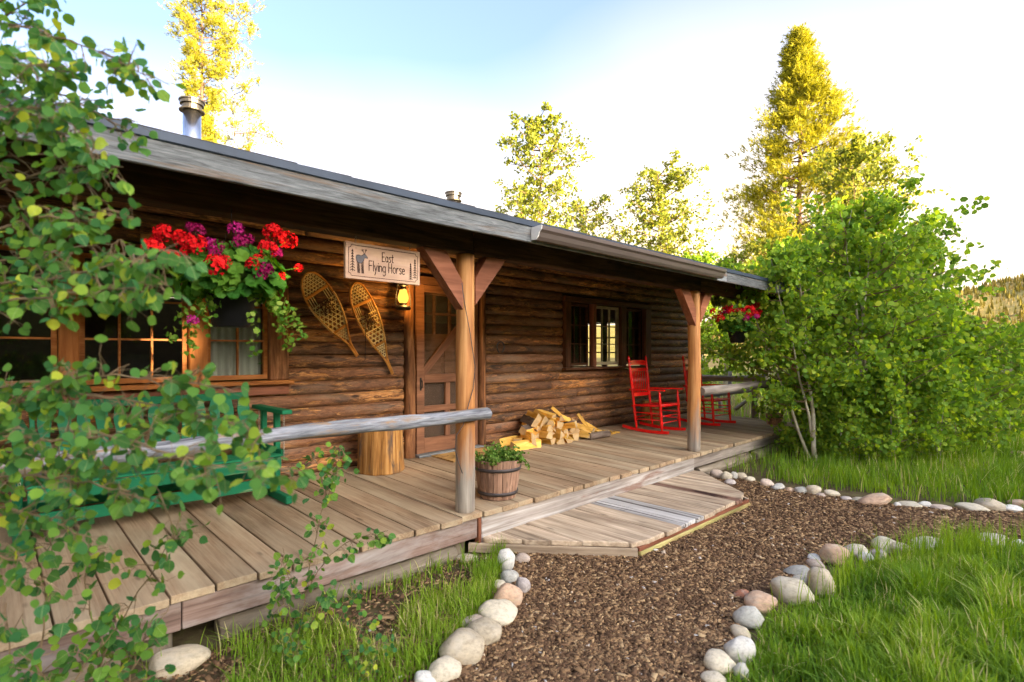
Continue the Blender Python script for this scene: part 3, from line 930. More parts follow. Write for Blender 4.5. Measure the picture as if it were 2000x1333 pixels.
# eave courses of shingles: each tab a piece with its own lift
tabs = []
for v in range(4):
    bm = bmesh.new(); bmesh.ops.create_cube(bm, size=1.0)
    for q in bm.verts: q.co = Vector((q.co.x * 0.318, q.co.y * 0.30, q.co.z * 0.009))
    for q in bm.verts:
        if q.co.y < 0: q.co.z += random.uniform(-0.002, 0.006); q.co.y += random.uniform(-0.006, 0.006)
    me = bpy.data.meshes.new('shingle'); bm.to_mesh(me); bm.free(); me.materials.append(M['shingle']); tabs.append(me)
ang = math.atan(SL)
for row in range(3):
    for i in range(42):
        x = X0 + 0.16 + i * 0.32 + (row % 2) * 0.16
        if x > X1 - 0.1: continue
        y = 2.955 + 0.15 + row * 0.14
        m = Matrix.Translation((x, y, roof_z(y) + 0.037 + row * 0.0035)) @ Matrix.Rotation(ang + 0.022, 4, 'X') @ Matrix.Rotation(random.uniform(-.01, .01), 4, 'Z')
        ob('shingle', tabs[random.randrange(4)], roof, m)
rs = MB()
yy0 = 3.30
rs.add([(X0, yy0, roof_z(yy0) + 0.043), (X1, yy0, roof_z(yy0) + 0.043), (X1, RY, roof_z(RY) + 0.043), (X0, RY, roof_z(RY) + 0.043)], [(0, 1, 2, 3)])
rs.build('shingle_field', M['shingle'], roof)
# metal edge
de = MB()
de.add([(X0, 2.95, 2.600), (X1, 2.95, 2.600), (X1, 2.950, 2.640), (X0, 2.950, 2.640), (X1, 3.06, 2.671), (X0, 3.06, 2.671), (X0, 2.960, 2.594), (X1, 2.960, 2.594)], [(0, 1, 2, 3), (3, 2, 4, 5), (6, 7, 1, 0)])
de.build('drip_edge', M['drip'], roof)
# eave boards
for a, b_ in ((-2.6, 0.2), (0.203, 3.16), (3.163, 6.6), (6.603, 10.75)):
    board('fascia_board', (a, 2.978, 2.540), (b_, 2.978, 2.540), 0.03, 0.132, M['fascia'], cabin, bevel=0.004)
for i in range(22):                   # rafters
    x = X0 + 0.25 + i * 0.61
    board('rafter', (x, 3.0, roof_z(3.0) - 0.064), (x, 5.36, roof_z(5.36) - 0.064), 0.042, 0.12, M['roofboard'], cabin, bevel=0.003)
# gutter: K-shaped trough on the middle of the eave, white cap on its end
GX0, GX1 = 3.10, 6.33
kp = [(2.958, 2.590), (2.958, 2.490), (2.905, 2.488), (2.885, 2.510), (2.872, 2.545), (2.850, 2.562), (2.846, 2.592), (2.856, 2.594), (2.860, 2.568), (2.880, 2.549), (2.892, 2.516), (2.908, 2.495), (2.952, 2.497), (2.952, 2.590)]
gmb = MB(); n = len(kp)
gmb.add([(x, y, z) for x in (GX0, GX1) for y, z in kp], [(i, (i + 1) % n, n + (i + 1) % n, n + i) for i in range(n)])
gutter = gmb.build('gutter', M['gutter'], cabin)
cp = MB(); cap = kp[:8]
for x, sg in ((GX0 - 0.004, -1), (GX1 + 0.004, 1)):
    c2 = MB(); c2.add([(xx, y, z) for xx in (x - 0.006, x + 0.003) for y, z in cap], [tuple(range(8)), tuple(range(8, 16))[::-1]] + [(i, (i + 1) % 8, 8 + (i + 1) % 8, 8 + i) for i in range(8)])
    c2.build('gutter_cap', M['guttercap'] if sg < 0 else M['gutter'], gutter)
# stove pipes
def stove_pipe(x, y, ztop, r):
    p = MB(); z0 = roof_z(min(y, RY)) - 0.1
    p.lathe([(r, z0), (r, ztop - 0.17)], 24, (x, y, 0)); o = p.build('stove_pipe', M['steel'], cabin, True)
    k = MB(); k.lathe([(r * 1.38, ztop - 0.165), (r * 1.40, ztop - 0.150), (r * 1.1, ztop - 0.145), (r * 1.08, ztop - 0.07), (r * 1.3, ztop - 0.068), (r * 1.3, ztop - 0.02), (r * 1.42, ztop - 0.018), (r * 1.42, ztop)], 24, (x, y, 0))
    k.build('pipe_cap', M['capmetal'], o)
    f_ = MB(); f_.lathe([(r * 1.9, z0 + 0.02), (r * 1.05, z0 + 0.32)], 20, (x, y, 0)); f_.build('pipe_flashing', M['capmetal'], o, True)
stove_pipe(2.27, 9.30, 5.42, 0.125)
stove_pipe(6.50, 8.30, 4.68, 0.115)


# ------------------------------------------------------------------ porch
porch = thing('porch', 'weathered plank porch with log posts along the cabin front', 'porch', (4.3, 4.3, 0))
FY = 3.27
random.seed(5)
seams = [-1.65, -1.42, -1.19, -0.96, -0.74, -0.5, -0.25, -0.01, 0.235, 0.46, 0.697, 0.919, 1.139, 1.337, 1.558, 1.786, 2.004, 2.219, 2.441, 2.646, 2.862]
x = 2.862
while x < 10.38:
    x += random.choice((0.14, 0.15, 0.19, 0.20, 0.21))
    seams.append(min(x, 10.45))
for a, b_ in zip(seams[:-1], seams[1:]):
    y0 = FY + random.uniform(-0.012, 0.010)
    y1 = 5.335
    dz = random.uniform(-0.003, 0.003)
    board('floor_board', ((a + b_) / 2, y0, deck_z(y0) - 0.022 + dz), ((a + b_) / 2, y1, deck_z(y1) - 0.022 + dz), b_ - a - random.uniform(0.008, 0.014), 0.044, M['deck'], porch, bevel=0.003, wob=0.0016, cuts=3)
# boards on edge under the floor
board('skirt_board', (-1.6, 3.318, 0.208), (0.755, 3.318, 0.208), 0.04, 0.158, M['skirtred'], porch, bevel=0.005, wob=0.002, cuts=8)
board('skirt_board', (0.760, 3.318, 0.208), (2.825, 3.318, 0.208), 0.04, 0.158, M['skirtred'], porch, bevel=0.005, wob=0.002, cuts=8)
board('skirt_end_board', (2.845, 3.312, 0.03), (2.845, 3.312, 0.288), 0.032, 0.05, M['brace'], porch, up=(0, 1, 0))
board('skirt_board', (2.866, 3.312, 0.180), (6.40, 3.312, 0.180), 0.04, 0.215, M['skirt'], porch, bevel=0.005, wob=0.002, cuts=10)
board('skirt_board', (6.405, 3.335, 0.215), (10.44, 3.335, 0.215), 0.04, 0.145, M['oldrail'], porch, bevel=0.005, wob=0.002, cuts=8)
board('skirt_board', (10.43, 3.36, 0.20), (10.43, 5.3, 0.22), 0.04, 0.17, M['oldrail'], porch, bevel=0.005)
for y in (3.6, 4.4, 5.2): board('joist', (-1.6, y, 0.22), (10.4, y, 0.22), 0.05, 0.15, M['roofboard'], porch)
# logs and blocks the porch lies on
log_piece('sill_log', (0.95, 3.37, 0.03), (2.62, 3.345, 0.045), 0.066, 0.072, M['oldlog'], porch, nseg=22, bump=0.014)
log_piece('sill_log', (-1.4, 3.43, 0.045), (0.50, 3.42, 0.05), 0.07, 0.07, M['oldlog'], porch, nseg=20, bump=0.012)
log_piece('sill_log', (6.60, 3.36, 0.035), (8.15, 3.36, 0.04), 0.082, 0.08, M['oldlog'], porch, nseg=20, bump=0.012)
log_piece('sill_log', (8.32, 3.34, 0.045), (10.15, 3.36, 0.045), 0.08, 0.08, M['oldlog'], porch, nseg=20, bump=0.012)
for x, y in ((0.66, 3.40), (2.72, 3.45), (-1.0, 3.42), (6.5, 3.5), (8.23, 3.45), (10.3, 3.42)):
    log_piece('support_block', (x, y, -0.02), (x, y, 0.17 if x < 3 else 0.13), 0.078, 0.075, M['oldlog'], porch, nseg=4)

# log posts, beam and braces
PY = 3.385
POSTS = [(-1.05, 0.075), (2.77, 0.076), (6.585, 0.080), (10.33, 0.078)]
for x, r in POSTS:
    log_piece('post', (x, PY, deck_z(PY) - 0.004), (x + 0.003, PY, 2.392), r + 0.004, r - 0.004, M['post'], porch, nseg=36, n=18, bump=0.007)
for a, b_ in ((-2.5, 2.795), (2.80, 6.615), (6.62, 10.72)):
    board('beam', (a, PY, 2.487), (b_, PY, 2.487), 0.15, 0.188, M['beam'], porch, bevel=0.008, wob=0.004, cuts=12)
for x, r in POSTS[1:3]:
    for s in (-1, 1):
        L = 0.445 if s < 0 else 0.40
        b = MB()
        y0, y1 = PY - 0.055, PY + 0.040
        wv = 0.165
        pts = [(x + s * (r - 0.012), 2.389 - L), (x + s * L, 2.389), (x + s * (L + 0.0) - s * wv * 1.28, 2.389), (x + s * (r - 0.012), 2.389 - L + wv * 1.28 + (0.0))]
        if s > 0: pts = pts[::-1]
        vs = [(px_, y, pz_) for y in (y0, y1) for px_, pz_ in pts]
        b.add(vs, [(0, 1, 2, 3), (7, 6, 5, 4)] + [(i, 4 + i, 4 + (i + 1) % 4, (i + 1) % 4) for i in range(4)])
        b.build('brace', M['brace'], porch)
# railings of the porch
log_piece('hand_rail', (-1.3, 3.265, 1.095), (2.905, 3.262, 1.125), 0.052, 0.046, M['rail'], porch, nseg=90, n=18, bump=0.016)
log_piece('hand_rail', (6.60, 3.30, 1.105), (10.45, 3.32, 1.12), 0.058, 0.058, M['oldrail'], porch, nseg=26, n=12, bump=0.008)
log_piece('hand_rail', (10.46, 4.10, 1.09), (10.46, 5.30, 1.09), 0.055, 0.055, M['oldrail'], porch, nseg=14, n=12)
log_piece('rail_post', (10.48, 4.18, 0.05), (10.46, 4.18, 1.16), 0.052, 0.048, M['oldrail'], porch, nseg=14, n=10)

# ------------------------------------------------------------------ step platform
plat = thing('porch_step', 'low bleached board step with angled corners against the porch', 'step', (4.6, 2.8, 0))
TZ = 0.128
def plat_front(x):
    if x < 3.64: return 3.26 - (x - 2.85) / (3.64 - 2.85) * (3.26 - 2.325)
    if x > 5.67: return 2.305 + (x - 5.67) / (6.40 - 5.67) * (3.20 - 2.305)
    return 2.325 - (x - 3.64) * 0.01
sx = [2.86, 3.06, 3.20, 3.36, 3.60, 3.80, 4.03, 4.27, 4.405, 4.54, 4.68, 4.90, 5.14, 5.36, 5.50, 5.74, 5.98, 6.20, 6.39]
kinds = ['plat', 'plat', 'plat', 'plat', 'plat', 'plat', 'plat', 'platgrey', 'platgrey', 'platgrey', 'plat', 'plat', 'plat', 'platred', 'plat', 'plat', 'plat', 'plat']
for i in range(len(sx) - 1):
    a, b_ = sx[i] + 0.004, sx[i + 1] - 0.004
    j = random.uniform(-0.012, 0.012)
    yc = 2.8
    bm = bmesh.new()
    ya, yb = plat_front(a) + j, plat_front(b_) + j
    pts = [(a, 3.285), (a, ya), (b_, yb), (b_, 3.285)]
    if i == 17: pts = [(a, 3.285), (a, ya), (b_, 3.17), (b_, 3.285)]
    cx = (a + b_) / 2
    v0 = [bm.verts.new((-(y - yc), x_ - cx, -0.02)) for x_, y in pts]
    v1 = [bm.verts.new((-(y - yc), x_ - cx, 0.02)) for x_, y in pts]
    bm.faces.new(v0[::-1]); bm.faces.new(v1)
    for k in range(4): bm.faces.new((v0[k], v0[(k + 1) % 4], v1[(k + 1) % 4], v1[k]))
    bmesh.ops.recalc_face_normals(bm, faces=bm.faces)
    bmesh.ops.bevel(bm, geom=bm.edges[:], offset=0.005, segments=1, affect='EDGES')
    me = bpy.data.meshes.new('step_board'); bm.to_mesh(me); bm.free(); me.materials.append(M[kinds[i]])
    ob('step_board', me, plat, Matrix.Translation((cx, yc, TZ - 0.02 + random.uniform(-0.003, 0.003))) @ Matrix.Rotation(R(-90), 4, 'Z'))
board('step_fascia', (3.66, 2.350, 0.0705), (5.68, 2.330, 0.0705), 0.03, 0.032, M['brace'], plat, bevel=0.003)
board('step_frame', (3.665, 2.343, 0.026), (5.685, 2.323, 0.026), 0.036, 0.056, M['mossy'], plat, bevel=0.004)
board('step_frame', (2.78, 3.355, 0.050), (3.645, 2.345, 0.050), 0.035, 0.072, M['plat'], plat, bevel=0.004)
board('step_frame', (5.69, 2.335, 0.047), (6.40, 3.24, 0.047), 0.035, 0.078, M['plat'], plat, bevel=0.004)
for x in (4.0, 4.7, 5.4): board('step_sleeper', (x, 2.40, 0.035), (x, 3.25, 0.035), 0.09, 0.06, M['oldlog'], plat)


# ------------------------------------------------------------------ rocking chairs
def turned(pts_t, a, b, n=10):
    """radii along a straight turned leg from a to b"""
    a, b = Vector(a), Vector(b)
    return [a.lerp(b, t) for t, r in pts_t], [r for t, r in pts_t]


def make_rocker():
    c = thing('rocking_chair', 'x', 'chair', (0, 0, 0), 'red rocking chairs')
    red = M['red']
    prof_back = [(0, .013), (.04, .017), (.10, .021), (.30, .021), (.36, .019), (.40, .023), (.55, .021), (.60, .017), (.62, .022), (.75, .021), (.90, .019), (.935, .013), (.95, .019), (.975, .017), (1.0, .007)]
    prof_leg = [(0, .012), (.06, .018), (.2, .022), (.45, .022), (.52, .018), (.56, .023), (.7, .021), (.85, .019), (.94, .014), (1.0, .014)]
    for s in (-1, 1):
        m = MB(); p, r = turned(prof_back, (s * .245, .20, .055), (s * .262, .335, 1.18)); m.tube(p, r, 10); m.build('back_post', red, c, True)
        m = MB(); p, r = turned(prof_leg, (s * .285, -.255, .055), (s * .288, -.215, .645)); m.tube(p, r, 10); m.build('front_leg', red, c, True)
        m = MB()
        ys = [-.36 + .80 * i / 14 for i in range(15)]
        vs, fs = [], []
        for y in ys:
            z = .004 + .16 * (y + .08) ** 2
            x0 = s * (.268 - .02 * (y > .1) * (y - .1))
            for dx, dz in ((-.013, 0), (.013, 0), (.013, .044), (-.013, .044)): vs.append((x0 + dx, y, z + dz))
        for i in range(14):
            for k in range(4): fs.append((i * 4 + k, i * 4 + (k + 1) % 4, i * 4 + 4 + (k + 1) % 4, i * 4 + 4 + k))
        fs += [(3, 2, 1, 0), (56, 57, 58, 59)]
        m.add(vs, fs); m.build('rocker', red, c)
        # flat arm
        m = MB()
        m.add([(s * .235, .315, .642), (s * .280, .315, .642), (s * .325, -.10, .652), (s * .318, -.30, .655), (s * .262, -.30, .655), (s * .250, -.10, .652),
               (s * .235, .315, .664), (s * .280, .315, .664), (s * .325, -.10, .674), (s * .318, -.30, .677), (s * .262, -.30, .677), (s * .250, -.10, .674)],
              [(0, 1, 2, 3, 4, 5)[::s], (6, 7, 8, 9, 10, 11)[::-s]] + [(i, (i + 1) % 6, 6 + (i + 1) % 6, 6 + i)[::-s] for i in range(6)])
        m.build('arm', red, c)
        for z, yb in ((.20, .232), (.30, .255)):
            m = MB(); m.tube([(s * .25, yb, z), (s * .285, -.24, z + .01)], .010, 8); m.build('rung', red, c, True)
        m = MB(); m.tube([(s * .25, .275, .40), (s * .287, -.235, .43)], .014, 8); m.build('seat_rail', red, c, True)
    for z, y, hw, r in ((.17, -.247, .285, .010), (.27, -.240, .285, .011), (.435, -.23, .287, .015)):
        m = MB(); m.tube([(-hw, y, z), (hw, y, z)], r, 8); m.build('rung', red, c, True)
    for z, y in ((.22, .238), (.395, .28)):
        m = MB(); m.tube([(-.248, y, z), (.248, y, z)], .011, 8); m.build('rung', red, c, True)
    # woven seat, dished in the middle with rolled edges
    vs, fs = [], []
    nx, ny = 12, 12
    for top in (1, 0):
        for j in range(ny + 1):
            for i in range(nx + 1):
                u, v = i / nx * 2 - 1, j / ny
                hw = .285 - .04 * v
                y = -.245 + .52 * v
                z = .447 - .03 * v - .022 * (1 - u * u) * math.sin(v * math.pi) - (0 if top else .03) - (.012 if v in (0, 1) else 0)
                vs.append((u * hw, y, z + (0.004 if (i + j) % 2 and top else 0)))
    q = (nx + 1) * (ny + 1)
    for j in range(ny):
        for i in range(nx):
            a = j * (nx + 1) + i
            fs.append((a, a + 1, a + nx + 2, a + nx + 1)); fs.append((q + a, q + a + nx + 1, q + a + nx + 2, q + a + 1))
    for i in range(nx): fs += [(i, q + i, q + i + 1, i + 1), (ny * (nx + 1) + i, ny * (nx + 1) + i + 1, q + ny * (nx + 1) + i + 1, q + ny * (nx + 1) + i)]
    for j in range(ny):
        a, b = j * (nx + 1), j * (nx + 1) + nx
        fs += [(a, a + nx + 1, q + a + nx + 1, q + a), (b, q + b, q + b + nx + 1, b + nx + 1)]
    m = MB(); m.add(vs, fs); m.build('seat', red, c, True)
    # back: crest, second rail, lower rail, spindles
    def by(z): return .20 + (z - .055) / 1.125 * .135
    def rail(z0, z1, arch, name):
        vs = []
        n = 8
        for i in range(n + 1):
            u = i / n * 2 - 1
            hw = .245
            bow = .025 * (1 - u * u)
            zt = z1 - (arch * (abs(u) > .72) * (abs(u) - .72) / .28)
            for z, dy in ((z0, -.010), (zt, -.010), (zt, .010), (z0, .010)): vs.append((u * hw, by(z) + bow + dy, z))
        fs = [(i * 4 + k, i * 4 + 4 + k, i * 4 + 4 + (k + 1) % 4, i * 4 + (k + 1) % 4) for i in range(n) for k in range(4)] + [(0, 1, 2, 3), (n * 4 + 3, n * 4 + 2, n * 4 + 1, n * 4)]
        m = MB(); m.add(vs, fs); m.build(name, red, c)
    rail(1.035, 1.115, .03, 'crest_rail'); rail(.935, .985, 0, 'back_rail'); rail(.54, .595, 0, 'back_rail')
    for i in range(9):
        u = (i - 4) / 4.6
        m = MB(); m.tube([(u * .235, by(.58) + .025 * (1 - u * u), .585), (u * .24, by(.95) + .025 * (1 - u * u), .945)], .0085, 6); m.build('spindle', red, c, True)
    return c


rock = make_rocker()
rock['label'] = 'red rocking chair in front of the right window, nearer the firewood'
rock.location = (7.58, 4.54, deck_z(4.5)); rock.rotation_euler = (0, 0, R(2))
rock2 = copy_tree(rock)
rock2['label'] = 'red rocking chair half hidden behind the second log post'
rock2.location = (9.06, 4.40, deck_z(4.45)); rock2.rotation_euler = (0, 0, R(-3))

# ------------------------------------------------------------------ green glider bench
gb = thing('glider_bench', 'green wooden glider bench with scalloped back slats hung on chains', 'bench', (1.0, 4.75, deck_z(4.7)))
gz = deck_z(4.7)
gr = M['green']
BX0, BX1 = 0.16, 1.78
for x in (BX0, BX1):
    board('foot', (x, 4.42, gz + .035), (x, 5.22, gz + .035), .05, .065, gr, gb, bevel=.006)
    for y in (4.68, 4.98): board('upright', (x, y, gz + .068), (x, y, gz + .725), .045, .045, gr, gb, up=(0, 1, 0))
    board('arm', (x, 4.46, gz + .745), (x, 5.16, gz + .745), .085, .036, gr, gb, bevel=.006)
    board('side_rail', (x, 4.55, gz + .40), (x, 5.10, gz + .40), .032, .055, gr, gb)
    for y in (4.53, 5.10):
        xi = x - .0
        ch = MB()
        zc = gz + .725
        k = 0
        while zc > gz + .36:
            a = 0 if k % 2 else 1
            pts = []
            for q in range(9):
                t = 2 * math.pi * q / 8
                e = math.cos(t) * .006
                pts.append((xi + (e if a else 0), y + (0 if a else e), zc - .012 + math.sin(t) * .014))
            ch.tube(pts, .0022, 5, cap=False); zc -= .021; k += 1
        ch.build('chain', M['chain'], gb, True)
board('stretcher', (BX0 + .025, 4.60, gz + .16), (BX1 - .025, 4.60, gz + .16), .03, .085, gr, gb)
board('stretcher', (BX0 + .025, 5.05, gz + .16), (BX1 - .025, 5.05, gz + .16), .03, .085, gr, gb)
board('seat_apron', (BX0 + .035, 4.50, gz + .335), (BX1 - .035, 4.50, gz + .335), .026, .085, gr, gb)
for i in range(6): board('seat_slat', (BX0 + .03, 4.53 + i * .078, gz + .392 - i * .006), (BX1 - .03, 4.53 + i * .078, gz + .392 - i * .006), .066, .02, gr, gb)
board('back_top_rail', (BX0 + .07, 5.11, gz + .852), (BX1 - .09, 5.11, gz + .852), .035, .062, gr, gb, bevel=.006)
board('back_low_rail', (BX0 + .07, 5.00, gz + .43), (BX1 - .09, 5.00, gz + .43), .03, .05, gr, gb)
for x in (BX0 + .085, BX1 - .105): board('back_stile', (x, 4.985, gz + .40), (x, 5.105, gz + .82), .03, .03, gr, gb, up=(0, 1, 0))
ns = 13
for i in range(ns):                   # scalloped slats
    xc = BX0 + .15 + (BX1 - BX0 - .30) * i / (ns - 1)
    vs = []
    nn = 14
    for j in range(nn + 1):
        v = j / nn
        hw = .040 - .012 * (0.5 + 0.5 * math.cos(v * 4 * math.pi)) 
        y = 4.995 + .105 * v
        z = gz + .44 + .39 * v
        for dx, dy in ((-hw, -.007), (hw, -.007), (hw, .007), (-hw, .007)): vs.append((xc + dx, y + dy, z))
    fs = [(j * 4 + k, j * 4 + (k + 1) % 4, j * 4 + 4 + (k + 1) % 4, j * 4 + 4 + k) for j in range(nn) for k in range(4)] + [(3, 2, 1, 0), (nn * 4, nn * 4 + 1, nn * 4 + 2, nn * 4 + 3)]
    m = MB(); m.add(vs, fs); m.build('back_slat', gr, gb)

# ------------------------------------------------------------------ stumps
def stump(label, x, y, r, h, mat, n=26):
    z = deck_z(y)
    t_ = thing('log_stump', label, 'stump', (x, y, z), 'log stumps used as side tables')
    vs, fs = [], []
    zs = [0, .01, h * .2, h * .4, h * .6, h * .8, h - .01, h]
    sd = x * 7
    for i, zz in enumerate(zs):
        for k in range(n):
            a = 2 * math.pi * k / n
            rr = r * (1.06 - .06 * zz / h) + mnoise.noise(Vector((math.cos(a) * 1.6 + sd, math.sin(a) * 1.6, zz * 1.1))) * .022 - (.006 if i in (0, 7) else 0)
            if k in (5, 17): rr -= .016
            vs.append((zz - h / 2, rr * math.cos(a), rr * math.sin(a)))
    for i in range(len(zs) - 1):
        for k in range(n): fs.append((i * n + k, i * n + (k + 1) % n, (i + 1) * n + (k + 1) % n, (i + 1) * n + k))
    fs.append(tuple(range(n))[::-1])
    mm = frame_matrix((x, y, z), (x, y, z + h), (0, 1, 0))
    ob('trunk_block', make_mesh('trunk_block', vs, fs, mat, False), t_, mm)
    top = [v for v in vs[-n:]]
    ob('cut_face', make_mesh('cut_face', [(h / 2 + .0015, 0, 0)] + [(h / 2 + .001, v[1], v[2]) for v in top], [(0, 1 + k, 1 + (k + 1) % n) for k in range(n)], M['endgrain']), t_, mm)
stump('large honey coloured log stump beside the screen door', 2.95, 4.98, .225, .50, M['stump'])
stump('small log stump between the two red rocking chairs', 8.22, 5.02, .165, .40, M['stump'])

# ------------------------------------------------------------------ door mat
dm = MB(); dm.box((0, 0, 0), (0.80, 0.46, 0.014))
y_ = 5.02
tag(dm.build('door_mat', M['doormat'], None, False, Matrix.Translation((4.15, y_, deck_z(y_) + .011)) @ Matrix.Rotation(math.atan(.0275), 4, 'X')), 'tan patterned door mat in front of the screen door', 'door mat')

# ------------------------------------------------------------------ half barrel planter
bx, by_ = 3.245, 3.515
bz = deck_z(by_)
bp = thing('barrel_planter', 'half barrel planter with iron hoops and green herbs beside the post', 'planter', (bx, by_, bz))
NS, BH, rb, rt = 15, .335, .155, .205
for k in range(NS):
    a0, a1 = 2 * math.pi * (k + .03) / NS, 2 * math.pi * (k + .97) / NS
    lv = [(0, rb), (.12, rb + .026), (.235, rt - .010), (BH + random.uniform(-.006, .004), rt)]
    vs, fs = [], []
    for z, r in lv:
        for a, rr in ((a0, r), ((a0 + a1) / 2, r + .004), (a1, r), (a1, r - .022), (a0, r - .022)):
            vs.append((z - BH / 2, rr * math.cos(a), rr * math.sin(a)))
    for i in range(3):
        for q in range(5): fs.append((i * 5 + q, i * 5 + (q + 1) % 5, i * 5 + 5 + (q + 1) % 5, i * 5 + 5 + q))
    fs += [(4, 3, 2, 1, 0), (15, 16, 17, 18, 19)]
    ob('stave', make_mesh('stave', vs, fs, M['stave']), bp, frame_matrix((bx, by_, bz + .004), (bx, by_, bz + .004 + BH), (0, 1, 0)))
for z, r in ((.055, rb + .019), (.262, rt - .002)):
    m = MB(); m.lathe([(r + .003, z - .014), (r + .007, z + .014), (r - .002, z + .014), (r - .006, z - .014), (r + .003, z - .014)], 30, (bx, by_, bz)); m.build('hoop', M['hoop'], bp, True)
m = MB(); m.lathe([(.0001, .300), (.09, .306), (rt - .026, .296)], 20, (bx, by_, bz)); m.build('soil', M['soil'], bp, True)


def leaf_cloud(name, pos, size, mat, parent, nv=6, up_bias=0.3, aspect=0.95, normals=None, tint=None, m=None, kind='stuff', droop=None, r_=None):
    """many flat leaves, each a small polygon with a pointed tip, in one mesh"""
    r_ = r_ or rng
    pos = np.asarray(pos, float)
    N = len(pos)
    if normals is None:
        nr = r_.normal(size=(N, 3)); nr[:, 2] = nr[:, 2] * (1 - up_bias) + up_bias * 1.2
    else:
        nr = np.asarray(normals) + r_.normal(size=(N, 3)) * .45
    nr /= np.linalg.norm(nr, axis=1)[:, None] + 1e-9
    tt = r_.normal(size=(N, 3))
    if droop is not None: tt[:, 2] -= droop
    u = tt - nr * (tt * nr).sum(1)[:, None]
    u /= np.linalg.norm(u, axis=1)[:, None] + 1e-9
    w = np.cross(nr, u)
    s = np.broadcast_to(np.asarray(size, float), (N,)) * r_.uniform(.72, 1.22, N)
    ang = np.linspace(0, 2 * np.pi, nv, endpoint=False)
    lx = np.cos(ang) * .5 + np.where(np.arange(nv) == 0, .12, 0.0)
    ly = np.sin(ang) * .5 * aspect
    V = pos[:, None, :] + (u[:, None, :] * lx[None, :, None] + w[:, None, :] * ly[None, :, None]) * s[:, None, None]
    V += nr[:, None, :] * (np.abs(ly)[None, :, None] * .35 * s[:, None, None])
    loops = np.arange(N * nv)
    starts = np.arange(N) * nv
    ti = r_.uniform(0, 1, N) if tint is None else np.asarray(tint)
    me = np_mesh(name, V.reshape(-1, 3), loops, starts, np.full(N, nv), mat, False, {'tint': np.repeat(ti, nv)})
    o = ob(name, me, parent, m)
    if kind: o['kind'] = kind
    return o


hp, hs = [], []
st_ = MB()
for i in range(46):
    a, r = rng.uniform(0, 2 * math.pi), rt * .85 * math.sqrt(rng.uniform(0, 1))
    p = Vector((bx + r * math.cos(a), by_ + r * math.sin(a), bz + .30))
    L = rng.uniform(.06, .15) * (1.1 if r < .12 else .9)
    d = Vector((math.cos(a) * r * 3.5 + rng.normal() * .3, math.sin(a) * r * 3.5 + rng.normal() * .3, .85)).normalized()
    pts = [p + d * L * t + Vector((0, 0, -.03 * t * t)) for t in (0, .5, 1)]
    st_.tube(pts, .0018, 4)
    for q in range(int(rng.integers(16, 28))):
        t = rng.uniform(.2, 1.05)
        hp.append(p + d * L * t + Vector(rng.normal(size=3)) * .020)
for i in range(5):                    # runners over the rim
    a = rng.uniform(-1.9, .6)
    p = Vector((bx + rt * math.cos(a), by_ + rt * math.sin(a), bz + .335))
    for q in range(14):
        t = q / 13
        hp.append(p + Vector((math.cos(a), math.sin(a), 0)) * .07 * t ** .5 + Vector((0, 0, -.09 * t * t)) + Vector(rng.normal(size=3)) * .008)
leaf_cloud('herb_leaves', hp, .024, M['herb'], bp, 6, .5)
st_.build('herb_stems', M['ivy'], bp, False, None, 'stuff')

# ------------------------------------------------------------------ firewood heap
fw_meshes = []
random.seed(21)
for v in range(9):
    L = random.uniform(.27, .36)
    k = random.choice((3, 4, 4, 5))
    if k == 3: poly = [(-.055, -.045), (.060, -.040), (.000, .062)]
    elif k == 4: poly = [(-.055, -.048), (.050, -.052), (.062, .020), (-.020, .055)]
    else: poly = [(-.05, -.05), (.045, -.05), (.065, 0), (.03, .05), (-.045, .045)]
    poly = [(y * random.uniform(.75, 1.15), z * random.uniform(.75, 1.15)) for y, z in poly]
    vs, fs = [], []
    nsg = 4
    for i in range(nsg + 1):
        x = (i / nsg - .5) * L
        for y, z in poly: vs.append((x + random.uniform(-.006, .006) * (i in (0, nsg)), y + random.uniform(-.006, .006), z + random.uniform(-.006, .006)))
    n = len(poly)
    for i in range(nsg):
        for q in range(n): fs.append((i * n + q, i * n + (q + 1) % n, (i + 1) * n + (q + 1) % n, (i + 1) * n + q))
    fs.append(tuple(range(n))[::-1]); fs.append(tuple(nsg * n + q for q in range(n)))
    me = make_mesh('firewood_piece', vs, fs, M['split'])
    me.materials.append(M['firebark']); me.materials.append(M['endgrain'])
    bark_side = 0 if v % 3 == 0 else -1
    for pi, p_ in enumerate(me.polygons):
        if pi >= nsg * n: p_.material_index = 2
        elif bark_side >= 0 and pi % n == bark_side: p_.material_index = 1
    fw_meshes.append(me)
ORD = ['first', 'second', 'third', 'fourth', 'fifth', 'sixth', 'seventh', 'eighth', 'ninth', 'tenth', 'eleventh', 'twelfth', 'thirteenth', 'fourteenth', 'fifteenth', 'sixteenth', 'seventeenth', 'eighteenth', 'nineteenth', 'twentieth']
LAYER = ['bottom', 'second lowest', 'middle', 'second highest', 'top']
rows = [(4.98, 6.50, 16, 0.050), (5.06, 6.30, 13, 0.130), (5.14, 6.10, 9, 0.205), (5.24, 5.88, 6, 0.275), (5.34, 5.66, 3, 0.34)]
for ri, (xa, xb, k, h) in enumerate(rows):
    for i in range(k):
        x = xa + (xb - xa) * (i + .5) / k + random.uniform(-.03, .03)
        y = random.uniform(4.84, 5.10) + .015 * ri
        z = deck_z(y) + h + random.uniform(-.012, .016)
        m = Matrix.Translation((x, y, z)) @ Matrix.Rotation(R(90 + random.gauss(-20, 24)), 4, 'Z') @ Matrix.Rotation(R(random.gauss(0, 8)), 4, 'Y') @ Matrix.Rotation(random.uniform(0, 6.28), 4, 'X')
        tag(ob('firewood_piece', fw_meshes[random.randrange(9)], None, m), '%s split firewood piece from the door, %s layer of the woodpile' % (ORD[i], LAYER[ri]), 'firewood', 'split firewood heaped by the wall')
